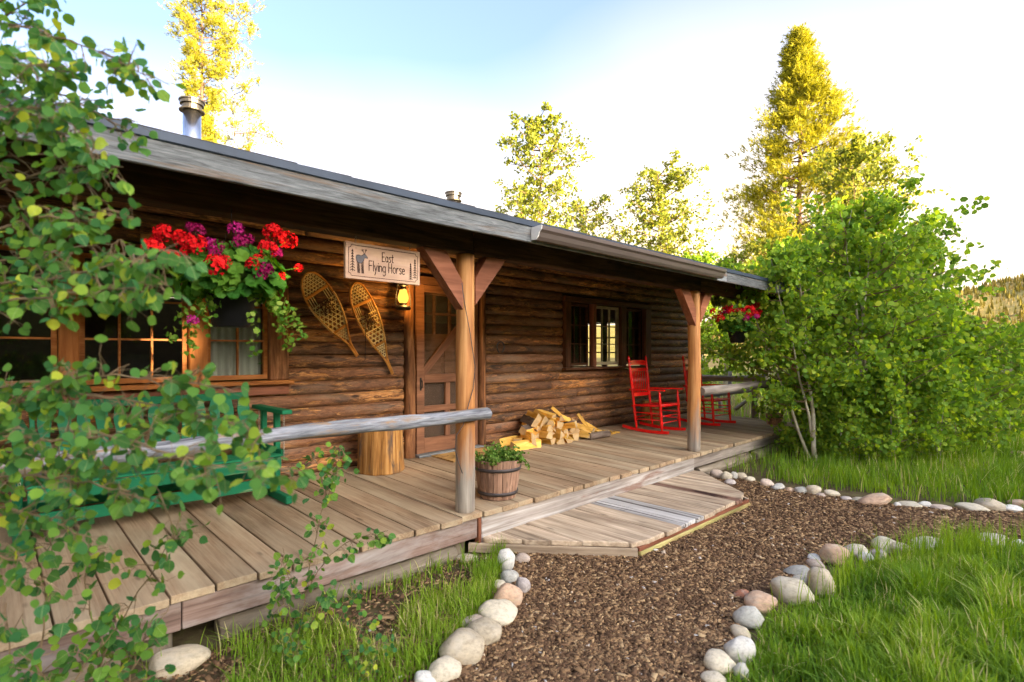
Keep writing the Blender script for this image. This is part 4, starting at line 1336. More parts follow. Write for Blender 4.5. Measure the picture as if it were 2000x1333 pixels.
for (x, y, z, rz, l, k) in ((4.86, 5.08, .075, 8, 'broad orange split log lying at the door end of the woodpile', 3), (4.98, 4.86, .04, -6, 'low split log lying in front of the woodpile beside the planter', 1)):
    m = Matrix.Translation((x, y, deck_z(y) + z)) @ Matrix.Rotation(R(rz), 4, 'Z') @ Matrix.Diagonal((1.25, .9, 1.15, 1))
    tag(ob('firewood_piece', fw_meshes[k], None, m), l, 'firewood', 'split firewood heaped by the wall')
o = log_piece('firewood_piece', (6.10, 4.72, deck_z(4.7) + .052), (6.50, 4.66, deck_z(4.7) + .05), .052, .046, M['firebark'], None, nseg=6, n=9, bump=.012)
tag(o, 'grey bark covered round log at the foot of the woodpile', 'firewood', 'split firewood heaped by the wall')
for i, (x, y, tz, rx) in enumerate(((5.86, 5.03, .33, 42), (6.30, 4.95, .19, 52), (6.48, 4.90, .10, 30))):
    b = MB(); b.box((0, 0, 0), (.36, .022, .045))
    m = Matrix.Translation((x, y, deck_z(y) + tz)) @ Matrix.Rotation(R(-30), 4, 'Z') @ Matrix.Rotation(R(rx), 4, 'Y')
    tag(b.build('kindling_stick', M['split'], None, False, m), ['long kindling stick leaning near the top of the woodpile', 'pale kindling stick leaning halfway down the right of the woodpile', 'low kindling stick at the right foot of the woodpile'][i], 'kindling', 'kindling sticks on the woodpile')
for i in range(7):
    y = 4.98 - i * .045; x = random.uniform(6.5, 6.9)
    b = MB(); b.box((0, 0, 0), (random.uniform(.05, .13), random.uniform(.02, .04), random.uniform(.012, .03)))
    tag(b.build('wood_scrap', M['split'], None, False, Matrix.Translation((x, y, deck_z(y) + .02)) @ Matrix.Rotation(random.uniform(0, 6), 4, 'Z') @ Matrix.Rotation(random.uniform(-.25, .25), 4, 'Y')), '%s nearest to the wall of the small splinters right of the woodpile' % ORD[i], 'wood scrap', 'splinters by the woodpile')

# ------------------------------------------------------------------ hanging sign
SA, SB = P(673, 506, Y=PY - .02), P(818, 521, Y=PY - .02)
sx0, sx1 = SA.x, SB.x
SW = sx1 - sx0
SZ1 = 2.348; SHH = .245
sgn = thing('hanging_sign', 'pale wooden name sign with moose and fir trees hanging from the porch beam', 'sign', ((sx0 + sx1) / 2, PY - .02, SZ1 - SHH))
syf = PY - .02 - .014                # front face
b_ = board('sign_board', (sx0, PY - .02, SZ1 - SHH / 2), (sx1, PY - .02, SZ1 - SHH / 2), .026, SHH, M['signwood'], sgn, bevel=.002)
for u in (.135, .865):
    hk = MB()
    for j in range(3):
        pts = []
        for q in range(9):
            t = 2 * math.pi * q / 8
            e = math.cos(t) * .006
            pts.append((sx0 + SW * u + (e if j % 2 else 0), PY - .02 + (0 if j % 2 else e), SZ1 + .010 + j * .017 + math.sin(t) * .011))
        hk.tube(pts, .0018, 5, cap=False)
    hk.build('hook', M['chain'], sgn, True)


def on_sign(u, v, lift=.0012):       # u 0..1 across, v 0..1 upwards
    return Vector((sx0 + SW * u, syf - lift, SZ1 - SHH + SHH * v))


def strokes(name, lines, wd, mat):
    """flat engraved strokes on the sign face, one mesh"""
    m = MB()
    for ln in lines:
        pts = [on_sign(*p) for p in ln]
        for a, b2 in zip(pts[:-1], pts[1:]):
            d = (b2 - a)
            if d.length < 1e-6: continue
            d.normalize(); nrm = Vector((-d.z, 0, d.x)) * wd
            a2, b3 = a - d * wd * .6, b2 + d * wd * .6
            off = Vector((0, random.uniform(-.0003, .0003), 0))
            m.add([a2 - nrm + off, b3 - nrm + off, b3 + nrm + off, a2 + nrm + off], [(0, 1, 2, 3)])
    return m.build(name, mat, sgn)


c_ = .035
bd = [(.035 + c_, .92), (.965 - c_, .92), (.965 - c_ * .7, .86), (.965, .84), (.965, .16), (.965 - c_ * .7, .14), (.965 - c_, .08), (.035 + c_, .08), (.035 + c_ * .7, .14), (.035, .16), (.035, .84), (.035 + c_ * .7, .86), (.035 + c_, .92)]
strokes('border_line', [bd], .0019, M['ink'])
def arc(cx, cy, rx, ry, a0, a1, n=10): return [(cx + rx * math.cos(R(a0 + (a1 - a0) * i / n)), cy + ry * math.sin(R(a0 + (a1 - a0) * i / n))) for i in range(n + 1)]
LET = {
    'E': [[(0, 1), (0, 0)], [(0, 1), (.5, 1.0)], [(0, .52), (.42, .54)], [(0, 0), (.5, .02)]],
    'F': [[(0, 1), (0, 0)], [(0, 1), (.5, 1.0)], [(0, .52), (.42, .54)]],
    'H': [[(0, 1), (0, 0)], [(.5, 1), (.5, 0)], [(0, .52), (.5, .52)]],
    'a': [arc(.22, .30, .22, .30, 60, 400, 14), [(.44, .58), (.46, .05), (.5, 0)]],
    's': [[(.38, .54), (.26, .60), (.08, .56), (.06, .42), (.32, .26), (.36, .10), (.22, 0), (.02, .05)]],
    't': [[(.18, .88), (.18, .12), (.26, 0), (.38, .03)], [(0, .60), (.38, .62)]],
    'l': [[(.08, 1.02), (.08, .04), (.14, 0)]],
    'y': [[(0, .60), (.20, .06)], [(.42, .60), (.10, -.36), (0, -.38)]],
    'i': [[(.06, .60), (.06, .0)], [(.06, .80), (.06, .84)]],
    'n': [[(0, .60), (0, 0)], [(0, .44), (.16, .60), (.34, .56), (.38, .40), (.38, 0)]],
    'g': [arc(.22, .30, .22, .29, 60, 400, 14), [(.44, .60), (.44, -.22), (.32, -.38), (.12, -.38), (.04, -.28)]],
    'o': [arc(.24, .30, .24, .30, 0, 360, 16)],
    'r': [[(0, .60), (0, 0)], [(0, .40), (.14, .58), (.32, .60)]],
    'e': [[(.02, .32), (.42, .34), (.40, .50), (.24, .60), (.06, .50), (0, .28), (.10, .04), (.28, 0), (.44, .08)]],
}
ADV = {'E': .68, 'F': .62, 'H': .72, 'a': .66, 's': .52, 't': .50, 'l': .26, 'y': .56, 'i': .24, 'n': .56, 'g': .62, 'o': .64, 'r': .44, 'e': .56, ' ': .38}
def text(s_, u0, v0, cw, ch):
    out = []; u = u0
    for ch_ in s_:
        for ln in LET.get(ch_, []): out.append([(u + x_ * cw, v0 + y_ * ch) for x_, y_ in ln])
        u += ADV[ch_] * cw
    return out
strokes('lettering', text('East', .465, .565, .068, .255) + text('Flying Horse', .292, .265, .0805, .275), .0028, M['ink'])
def fir(u, v0, v1, w):
    ls = [[(u, v0), (u, v1)]]
    n = 8
    for i in range(n):
        v = v1 - (v1 - v0) * (i + .6) / n
        ww = w * (.25 + .75 * (i + 1) / n)
        ls += [[(u, v + .03), (u - ww, v - .012)], [(u, v + .03), (u + ww, v - .012)]]
    return ls
strokes('fir_emblem', fir(.083, .20, .80, .030), .0024, M['ink'])
strokes('fir_emblem', fir(.925, .18, .76, .026), .0024, M['ink'])
strokes('fir_emblem', fir(.862, .13, .62, .024), .0024, M['ink'])
body = [(.128, .60), (.135, .655), (.16, .665), (.185, .655), (.205, .66), (.222, .70), (.236, .715), (.246, .69), (.262, .655), (.276, .615), (.268, .595), (.25, .605), (.236, .60), (.228, .555), (.218, .50), (.20, .45), (.175, .44), (.15, .455), (.134, .50)]
m = MB(); m.add([on_sign(*p, lift=.0014) for p in body], [tuple(range(len(body)))]); m.build('moose_emblem', M['moose'], sgn)
legs = []
for u in (.140, .158, .190, .207): legs += [[(u, .50), (u + .004, .30), (u + .010, .17)], [(u + .014, .48), (u + .013, .30), (u + .018, .17)]]
ant = [[(.232, .71), (.215, .78), (.198, .80)], [(.215, .78), (.218, .83)], [(.206, .79), (.203, .84)], [(.238, .71), (.246, .79), (.262, .82)], [(.246, .79), (.243, .84)], [(.253, .80), (.256, .85)]]
ol = [body + [body[0]]]
strokes('moose_outline', legs + ant + ol, .0018, M['ink'])

# ------------------------------------------------------------------ snowshoes
def snowshoe(label, toe, tail, W, seed):
    toe, tail = Vector(toe), Vector(tail)
    L = (tail - toe).length
    ax = (tail - toe).normalized()                       # local u, toe to tail
    nrm = Vector((0, -1, 0)); nrm = (nrm - ax * nrm.dot(ax)).normalized()
    side = nrm.cross(ax)
    ss = thing('snowshoe', label, 'snowshoe', toe, 'wooden snowshoes hung on the log wall')
    S = [0, .012, .04, .09, .16, .25, .34, .44, .53, .62, .70, .76, .81, .86, 1.0]
    Wd = [0, .28, .52, .74, .90, .99, 1.0, .94, .82, .65, .45, .28, .145, .075, .062]
    def w(s): return float(np.interp(s, S, Wd)) * W / 2
    def q(s, v, n=0.0): return toe + ax * (s * L) + side * v + nrm * (n + .05 * max(0, .14 - s) / .14 * .6)
    fr_ = MB()
    sl = [0, .006, .02, .04, .07, .11, .16, .22, .28, .34, .40, .46, .52, .58, .64, .70, .75, .80, .84, .88, .94, 1.0]
    loop = [q(s, w(s)) for s in sl[::-1]] + [q(s, -w(s)) for s in sl[1:]]
    fr_.tube(loop, .0115, 8); fr_.build('frame', M['ash'], ss, True)
    for s0 in (.215, .655):
        ww = w(s0) + .004
        board('crossbar', q(s0, -ww), q(s0, ww), .012, .030 if s0 < .5 else .026, M['ash'], ss, up=ax, bevel=.003)
    lc = MB()
    def line(sa, va, sb, vb, r=.003, n=3):
        pts = [q(sa + (sb - sa) * i / n, va + (vb - va) * i / n, .001 * (i % 2)) for i in range(n + 1)]
        lc.tube(pts, r, 4, cap=False)
    def lattice(s0, s1, step, r):
        """three crossing families of thongs inside the outline"""
        H = (s1 - s0) * L
        lo = -W
        for fam in (-1, 0, 1):
            tmax = W * 2 + H
            k = -int(tmax / step) - 1
            while k < int(tmax / step) + 2:
                pts = []
                for j in range(60):
                    if fam == 0:
                        s = s0 + (k * step) / L; v = -W / 2 + W * j / 59
                    else:
                        s = s0 + (s1 - s0) * j / 59; v = fam * ((s - s0) * L * .62) + k * step * 1.15
                    if s0 <= s <= s1 and abs(v) < w(s) - .004: pts.append((s, v))
                if len(pts) > 1 and (abs(pts[0][1] - pts[-1][1]) > .008 or abs(pts[0][0] - pts[-1][0]) > .008):
                    line(pts[0][0], pts[0][1], pts[-1][0], pts[-1][1], r)
                k += 1
    lattice(.022, .198, .032, .0030); lattice(.335, .640, .044, .0046); lattice(.672, .80, .026, .0024)
    for sgn_ in (-1, 1):                                 # heavy lanyards each side of the toe hole
        for v in (.45, .62, .80): line(.225, sgn_ * w(.225) * v, .345, sgn_ * w(.34) * v, .0034)
    line(.335, -w(.335), .335, w(.335), .005)
    # wraps of thong round the frame
    for i in range(26):
        s = .30 + .34 * i / 25
        for sg in (-1, 1):
            a, b2 = q(s, sg * (w(s) - .013), .004), q(s, sg * (w(s) + .013), .004)
            lc.tube([a, q(s, sg * w(s), .0135), b2], .0028, 4)
    o = lc.build('lacing', M['rawhide'], ss, False, None, 'stuff')
    hb = MB()
    rr = random.Random(seed)
    for i in range(7):                                   # worn leather binding
        v0, v1 = rr.uniform(-.05, .05), rr.uniform(-.06, .06)
        hb.tube([q(.30 + rr.uniform(0, .03), v0, .012), q(.37, (v0 + v1) / 2 + rr.uniform(-.02, .02), .026), q(.43 + rr.uniform(0, .06), v1, .012)], .008, 6, flat=.45)
    hb.tube([q(.36, -w(.36) * .75, .010), q(.355, 0, .026), q(.36, w(.36) * .75, .010)], .012, 6, flat=.4)
    hb.tube([q(.42, -.05, .012), q(.40, 0, .03), q(.42, .05, .012)], .013, 6, flat=.4)
    hb.build('binding', M['leather'], ss, True)
    return ss, q
ws = WY - .075
snowshoe('wide wooden snowshoe on the log wall, nearer the curtained window', P(596, 534, Y=ws - .02), P(698, 696, Y=ws - .01), .300, 3)
_, q2 = snowshoe('narrow wooden snowshoe on the log wall, nearer the lantern', P(690, 553, Y=ws - .02), P(767, 731, Y=ws - .01), .262, 8)
m = MB(); m.tube([P(713, 626, Y=ws - .05), P(714, 660, Y=ws - .045), P(713, 704, Y=ws - .03)], .0035, 5); tag(m.build('hanging_strap', M['black'], None, True), 'thin black strap dangling below the narrow snowshoe', 'strap')

# ------------------------------------------------------------------ horseshoe
hc = P(977, 679, Y=ws + .01)
m = MB(); m.tube([hc + Vector((math.cos(a) * .066 * (1 if math.sin(a) > -.2 else .86), -.006, math.sin(a) * .074)) for a in [R(-62 + 304 * i / 20) for i in range(21)]], 0.0135, 6, flat=.6)
hso = m.build('horseshoe', M['rust'], None, True); tag(hso, 'rusty iron horseshoe nailed to the log wall right of the door', 'horseshoe')

# ------------------------------------------------------------------ lantern
lp = P(787.5, 606, Y=5.14)
lan = thing('lantern', 'lit black lantern with amber globe beside the screen door', 'lantern', lp)
lx, ly, lz = lp
def lat(prof, n=18): m = MB(); m.lathe(prof, n, (lx, ly, lz)); return m
lat([(.070, 0), (.082, .006), (.084, .030), (.070, .044), (.036, .052), (.036, .068), (.044, .070), (.044, .076), (.001, .078)]).build('fuel_tank', M['black'], lan, True)
lat([(.036, .078), (.052, .100), (.060, .130), (.056, .160), (.044, .195), (.038, .222)]).build('globe', M['globe'], lan, True)
lat([(.0005, .100), (.018, .110), (.026, .134), (.018, .160), (.0005, .176)], 12).build('bulb', M['bulb'], lan, True)
lat([(.042, .222), (.044, .235), (.032, .240), (.032, .262), (.048, .266), (.050, .276), (.022, .300), (.001, .304)]).build('lantern_cap', M['black'], lan, True)
for s in (-1, 1):
    m = MB(); m.tube([(lx + s * .060, ly, lz + .035), (lx + s * .098, ly, lz + .055), (lx + s * .092, ly, lz + .16), (lx + s * .075, ly, lz + .270), (lx + s * .030, ly, lz + .285)], .005, 6); m.build('side_tube', M['black'], lan, True)
m = MB(); m.tube([(lx - .075, ly, lz + .25), (lx - .05, ly, lz + .34), (lx, ly, lz + .375), (lx + .05, ly, lz + .34), (lx + .075, ly, lz + .25)], .003, 6); m.build('bail', M['black'], lan, True)
m = MB(); m.tube([(lx, WY - .02, lz + .34), (lx, WY - .06, lz + .41), (lx, ly, lz + .42), (lx, ly - .012, lz + .385)], .006, 6); m.box((lx, WY - .045, lz + .36), (.03, .03, .12)); m.build('bracket', M['black'], lan, True)
ld = bpy.data.lights.new('lantern_light', 'POINT'); ld.energy = 4.5; ld.color = (1.0, .50, .12); ld.shadow_soft_size = .05
lo = bpy.data.objects.new('lantern_light', ld); link(lo, lan, Matrix.Translation((lx, ly - .075, lz + .15)))

# ------------------------------------------------------------------ cable on the post
px_, pyf = 2.77, PY - .088
pts = [P(902, 553, Y=pyf), P(907, 590, Y=pyf), P(918, 650, Y=pyf), P(928, 718, Y=pyf + .004), P(924, 760, Y=pyf), P(914, 795, Y=pyf), P(905, 830, Y=pyf + .01), P(892, 850, Y=pyf + .01), P(889, 880, Y=pyf + .01), P(896, 905, Y=pyf + .01), P(903, 925, Y=pyf + .005)]
m = MB(); m.tube(pts, .0035, 5); tag(m.build('cable', M['cable'], None, True), 'thin dark cable hanging down the first log post', 'cable')

# ------------------------------------------------------------------ hanging flower baskets
def scallop_leaf(r, n=9):
    vs = [(0, 0, -.25 * r)]
    for k in range(n * 2):
        a = 2 * math.pi * k / (n * 2)
        rr = r * (1 if k % 2 else .88) * (.55 if k == 0 else 1)
        vs.append((rr * math.cos(a), rr * math.sin(a), .12 * r * math.sin(a * 3 + r * 90)))
    return vs, [(0, 1 + k, 1 + (k + 1) % (2 * n)) for k in range(2 * n)]
ger = []
for r in (.034, .041, .047):
    vs, fs = scallop_leaf(r); ger.append(make_mesh('leaf', vs, fs, M['gerleaf']))
def flower_mesh(mat, seed, r=.038, n=34):
    rr = np.random.default_rng(seed)
    m = MB()
    for i in range(n):
        d = Vector(rr.normal(size=3)); d.z = d.z * .7 + .35; d.normalize()
        c = d * r * rr.uniform(.75, 1.05)
        u = d.orthogonal().normalized(); u.rotate(Matrix.Rotation(rr.uniform(0, 6.28), 3, d)); w = d.cross(u)
        s = r * rr.uniform(.36, .52)
        m.add([c, c + u * s * .8 + w * s * .55 + d * s * .3, c + u * s * 1.25 + d * s * .15, c + u * s * .8 - w * s * .55 + d * s * .3], [(0, 1, 2, 3)])
        c2 = c + d * .001
        m.add([c2, c2 - u * s * .7 + w * s * .6 + d * s * .3, c2 - u * s * 1.1 + d * s * .2, c2 - u * s * .7 - w * s * .6 + d * s * .3], [(0, 1, 2, 3)])
    return make_mesh('flower_head', m.v, m.f, mat)
FR = [flower_mesh(M['petalred'], s) for s in range(3)]
FM = [flower_mesh(M['petalmag'], 10 + s, .034, 30) for s in range(3)]


def basket(label, c, R_h, flowers, seed, nleaf, ivy, hang_z):
    """c is the middle of the pot's rim"""
    rr = random.Random(seed); nr = np.random.default_rng(seed)
    bk = thing('hanging_basket', label, 'flower basket', (c.x, c.y, c.z - .17), 'geranium baskets hung under the porch eave')
    m = MB(); m.lathe([(.001, -.175), (.088, -.175), (.094, -.165), (.128, -.02), (.138, -.015), (.138, 0), (.128, 0), (.120, -.03), (.001, -.03)], 24, c); m.build('pot', M['pot'], bk, True)
    m = MB()
    for k in range(3):
        a = 2.1 * k + .5
        m.tube([(c.x + .132 * math.cos(a), c.y + .132 * math.sin(a), c.z), (c.x, c.y, hang_z - .05)], .002, 4)
    m.tube([(c.x, c.y, hang_z - .06), (c.x, c.y, hang_z + .02)], .003, 5); m.build('hanger', M['black'], bk, True)
    for i in range(nleaf):
        a = rr.uniform(0, 6.283); e = math.asin(rr.uniform(-.55, .98))
        rad = R_h * rr.uniform(.72, 1.0)
        d = Vector((math.cos(a) * math.cos(e), math.sin(a) * math.cos(e), math.sin(e) * .74))
        p = c + Vector((0, 0, .09)) + d * rad
        nn = (d + Vector((0, -.15, .5)) + Vector(nr.normal(size=3)) * .35).normalized()
        m4 = Matrix.Translation(p) @ nn.to_track_quat('Z', 'Y').to_matrix().to_4x4() @ Matrix.Rotation(rr.uniform(0, 6.28), 4, 'Z')
        ob('leaf', ger[rr.randrange(3)], bk, m4)
    stem = MB()
    for kind_, p, s in flowers:
        stem.tube([c + Vector((0, 0, .06)) + (p - c) * .35, (c + p) / 2 + Vector((0, 0, .05)), p], .0022, 4)
        o = ob('flower_head', (FR if kind_ == 'r' else FM)[rr.randrange(3)], bk, Matrix.Translation(p) @ Matrix.Rotation(rr.uniform(0, 6.28), 4, 'Z') @ Matrix.Scale(s * 1.08, 4))
    stem.build('flower_stems', M['ivy'], bk, False, None, 'stuff')
    ivy_l = []
    for (a, reach, drop, k) in ivy:
        pts = []
        for i in range(12):
            t = i / 11
            pts.append(c + Vector((math.cos(a), math.sin(a), 0)) * (.12 + reach * t ** .7) + Vector((nr.normal() * .012, nr.normal() * .012, .03 - drop * t ** 1.5)))
        lv = []
        for i in range(k):
            t = nr.uniform(0, 1); f = t * 10.99; i0 = int(f)
            lv.append(pts[i0].lerp(pts[i0 + 1], f - i0) + Vector(nr.normal(size=3)) * .017)
        ivy_l += lv
    leaf_cloud('trailing_ivy', ivy_l, .030, M['ivy'], bk, 5, .3, .9, r_=nr)
    # core of shaded stems and leaves
    cp_ = []
    for i in range(260):
        d = Vector(nr.normal(size=3)).normalized(); d.z *= .7
        if d.z < -.3: continue
        cp_.append(c + Vector((0, 0, .07)) + d * R_h * nr.uniform(.35, .8))
    leaf_cloud('inner_foliage', cp_, .06, M['herb'], bk, 7, .4, 1.0, r_=nr)
    return bk


c1 = P(452, 578, Y=3.25)
def fl(lst, kind_, Y0):
    return [(kind_, P(x, y, Y=Y0 - dy), s) for x, y, dy, s in lst]
f1 = fl([(320, 456, .05, 1.0), (300, 484, .08, 1.05), (309, 470, .02, .8), (360, 472, .12, 1.05), (385, 480, .17, 1.1), (372, 492, .14, .9), (334, 506, .15, .95), (421, 519, .27, 1.15), (438, 512, .25, .8), (522, 486, .20, 1.1),
         (532, 455, .08, 1.15), (545, 462, .06, .9), (563, 470, .05, 1.1), (493, 517, .26, .8), (503, 508, .22, .7), (547, 541, .14, .75), (583, 524, .05, .55), (350, 462, .05, .7)], 'r', 3.25)
f1 += fl([(386, 452, .02, 1.0), (372, 445, .0, .7), (421, 484, .20, 1.0), (408, 478, .18, .8), (461, 449, .05, 1.05), (468, 474, .18, 1.0), (484, 468, .12, .8), (519, 528, .26, 1.05), (508, 538, .25, .9), (541, 496, .14, .8), (376, 627, .16, .7)], 'm', 3.25)
basket('large hanging basket of red and magenta geraniums left of the sign', c1, .285, f1, 4, 300,
       [(R(-20), .26, .26, 70), (R(0), .20, .34, 70), (R(-45), .22, .30, 70), (R(-70), .10, .40, 34), (R(20), .24, .20, 50), (R(200), .12, .36, 80), (R(170), .16, .30, 60), (R(220), .08, .24, 50)], 2.39)
c2 = P(1440, 646, Y=3.30)
rr = random.Random(2)
f2 = []
for i in range(30):
    a = rr.uniform(0, 6.283); e = rr.uniform(.15, 1.1)
    d = Vector((math.cos(a) * math.cos(e), math.sin(a) * math.cos(e), math.sin(e) * .8))
    f2.append(('r' if i % 4 else 'm', c2 + Vector((0, 0, .10)) + d * rr.uniform(.27, .35), rr.uniform(.8, 1.15)))
f2 += fl([(1478, 597, .1, 1.1), (1484, 610, .1, .9), (1460, 605, .15, 1.2), (1392, 608, 0, .9), (1408, 622, .1, 1.0)], 'r', 3.30)
basket('hanging basket of red geraniums beyond the second post', c2, .25, f2, 9, 200, [(R(180), .06, .12, 24)], 2.39)


# ------------------------------------------------------------------ edging stones
stone_meshes = []
for v in range(9):
    bm = bmesh.new(); bmesh.ops.create_icosphere(bm, subdivisions=3, radius=.5)
    o3 = Vector((v * 11.3, v * 3.1, 5))
    for q in bm.verts:
        n_ = mnoise.noise(q.co * 1.5 + o3) * .34 + mnoise.noise(q.co * 3.6 + o3) * .11 + mnoise.noise(q.co * 8 + o3) * .03
        q.co *= 1 + n_
        for ax_ in range(3):
            lim = .43 + .05 * math.sin(v * 3 + ax_)
            if abs(q.co[ax_]) > lim: q.co[ax_] = math.copysign(lim + (abs(q.co[ax_]) - lim) * .45, q.co[ax_])
    sr = random.Random(v + 50)
    for _ in range(9):                                   # worn facets
        nn = Vector((sr.gauss(0, 1), sr.gauss(0, 1), sr.gauss(0, 1))).normalized(); dd = sr.uniform(.33, .44)
        for q in bm.verts:
            e = q.co.dot(nn) - dd
            if e > 0: q.co -= nn * e * .85
    me = bpy.data.meshes.new('edging_stone'); bm.to_mesh(me); bm.free(); me.materials.append(M['stone'])
    me.polygons.foreach_set('use_smooth', [True] * len(me.polygons)); stone_meshes.append(me)
SC = {'cream': (.58, .51, .37), 'white': (.62, .60, .53), 'grey': (.45, .44, .38), 'pink': (.53, .42, .33), 'lilac': (.46, .40, .36), 'orange': (.55, .37, .24), 'tan': (.50, .42, .29), 'terracotta': (.42, .18, .10)}
# colour, px, py of the middle, width and height in the photograph
ROW_L = [('white', 989, 1098, 33, 46), ('pink', 1020, 1093, 29, 21), ('grey', 995, 1131, 36, 26), ('lilac', 1021, 1150, 30, 35), ('cream', 976, 1146, 24, 22), ('orange', 992, 1168, 57, 50), ('cream', 972, 1207, 72, 44), ('pink', 925, 1222, 46, 26), ('tan', 940, 1243, 72, 46), ('tan', 902, 1273, 86, 60), ('cream', 865, 1316, 62, 42), ('white', 828, 1334, 46, 26)]
ROW_R = [('cream', 1944, 1057, 50, 18), ('white', 1996, 1064, 28, 16), ('cream', 1821, 1066, 62, 16), ('tan', 1765, 1075, 38, 22), ('cream', 1732, 1066, 46, 28), ('lilac', 1720, 1086, 32, 18), ('white', 1695, 1092, 26, 20), ('cream', 1681, 1081, 38, 24), ('orange', 1636, 1089, 54, 40), ('white', 1597, 1094, 28, 14), ('pink', 1597, 1107, 30, 22), ('grey', 1566, 1122, 46, 20), ('tan', 1611, 1143, 44, 58), ('cream', 1570, 1141, 34, 26), ('cream', 1556, 1162, 70, 48), ('orange', 1487, 1179, 62, 34), ('terracotta', 1454, 1166, 30, 18), ('grey', 1468, 1213, 50, 40), ('tan', 1450, 1242, 36, 26), ('white', 1452, 1276, 58, 52), ('cream', 1412, 1303, 58, 38), ('grey', 1451, 1316, 26, 32), ('cream', 1398, 1334, 44, 26)]
ROW_F = [('pink', 1403, 928, 26, 18), ('cream', 1420, 931, 22, 18), ('grey', 1435, 931, 16, 16), ('lilac', 1428, 944, 21, 12), ('tan', 1451, 932, 19, 15), ('cream', 1467, 938, 20, 12), ('pink', 1501, 946, 26, 17), ('white', 1523, 953, 24, 14), ('orange', 1544, 958, 20, 10), ('grey', 1567, 960, 26, 13), ('tan', 1592, 960, 29, 19), ('pink', 1606, 969, 16, 9), ('cream', 1628, 967, 29, 15), ('lilac', 1655, 976, 20, 10), ('cream', 1680, 979, 22, 11), ('orange', 1717, 979, 60, 22), ('white', 1754, 987, 13, 11), ('cream', 1783, 989, 36, 12), ('white', 1811, 988, 22, 15), ('pink', 1843, 994, 40, 10), ('cream', 1909, 995, 45, 15), ('tan', 1944, 989, 48, 24), ('white', 1983, 996, 38, 15), ('orange', 1994, 985, 28, 14)]
random.seed(3)
def size_word(w): return 'large' if w > .17 else ('small' if w < .085 else 'rounded')
def stone_row(row, where, group, first):
    for i, (c, px, py, w, h) in enumerate(row):
        base = G(px, py + h * .42)
        d = base.x * FW[0] + base.y * FW[1]
        ww, hh = w * d / F * 1.14, max(h * d / F, .03)
        hgt = hh * 1.14
        dep = min(max(ww * random.uniform(.75, .95), hh * .6), .26)
        m = Matrix.Translation((base.x + FW[0] * dep * .25, base.y + FW[1] * dep * .25, hgt * .34)) @ Matrix.Rotation(-math.atan2(FW[0], FW[1]) + random.uniform(-.3, .3), 4, 'Z') @ Matrix.Rotation(random.uniform(-.18, .18), 4, 'Y') @ Matrix.Diagonal((ww * 1.05, dep * 1.05, hgt * 1.05, 1))
        o = ob('edging_stone', stone_meshes[random.randrange(9)], None, m)
        k = SC[c]; j = random.uniform(.74, 1.02)
        o.color = (k[0] * j, k[1] * j, k[2] * j, 1)
        cw = {'cream': 'cream', 'tan': 'speckled tan'}.get(c, c)
        tag(o, '%s %s stone, %s %s' % (size_word(ww), cw, (ORD + ['twenty-first', 'twenty-second', 'twenty-third', 'twenty-fourth'])[i], where), 'stone', group)
stone_row(ROW_L, 'from the step in the row left of the path', 'stones edging the left of the path', 0)
stone_row(ROW_R, 'from the far right in the row along the near lawn', 'stones edging the near lawn', 0)
stone_row(ROW_F, 'from the porch in the far row of edging stones', 'stones edging the far side of the path', 0)
for (c, px, py, w, h, lab) in (('orange', 1986, 890, 36, 22, 'orange boulder in the grass at the right edge'), ('tan', 912, 1090, 46, 18, 'flat tan footing slab under the porch beside the step'), ('tan', 350, 1290, 120, 50, 'broad flat footing stone under the left porch block'),
                               ('white', 1660, 886, 34, 10, 'pale stone behind the aspen trunks, left of two'), ('cream', 1735, 884, 40, 10, 'pale stone behind the aspen trunks, right of two'), ('white', 1000, 1286, 30, 10, 'flat whitish pebble lying in the mulch at the bottom'), ('lilac', 1358, 1077, 13, 9, 'small grey pebble in the mulch right of the step'), ('grey', 1398, 1051, 12, 8, 'tiny grey pebble in the middle of the mulch path'), ('cream', 1067, 1291, 12, 9, 'small round cream pebble in the mulch near the bottom')):
    b0 = G(px, py + h * .3); d = b0.x * FW[0] + b0.y * FW[1]
    ww, hh = w * d / F, h * d / F
    m = Matrix.Translation((b0.x, b0.y, hh * .25)) @ Matrix.Rotation(-.75 + random.uniform(-.3, .3), 4, 'Z') @ Matrix.Diagonal((ww * 1.05, ww * .8, hh * 1.1, 1))
    o = ob('stone', stone_meshes[random.randrange(9)], None, m); o.color = (*SC[c], 1); tag(o, lab, 'stone')

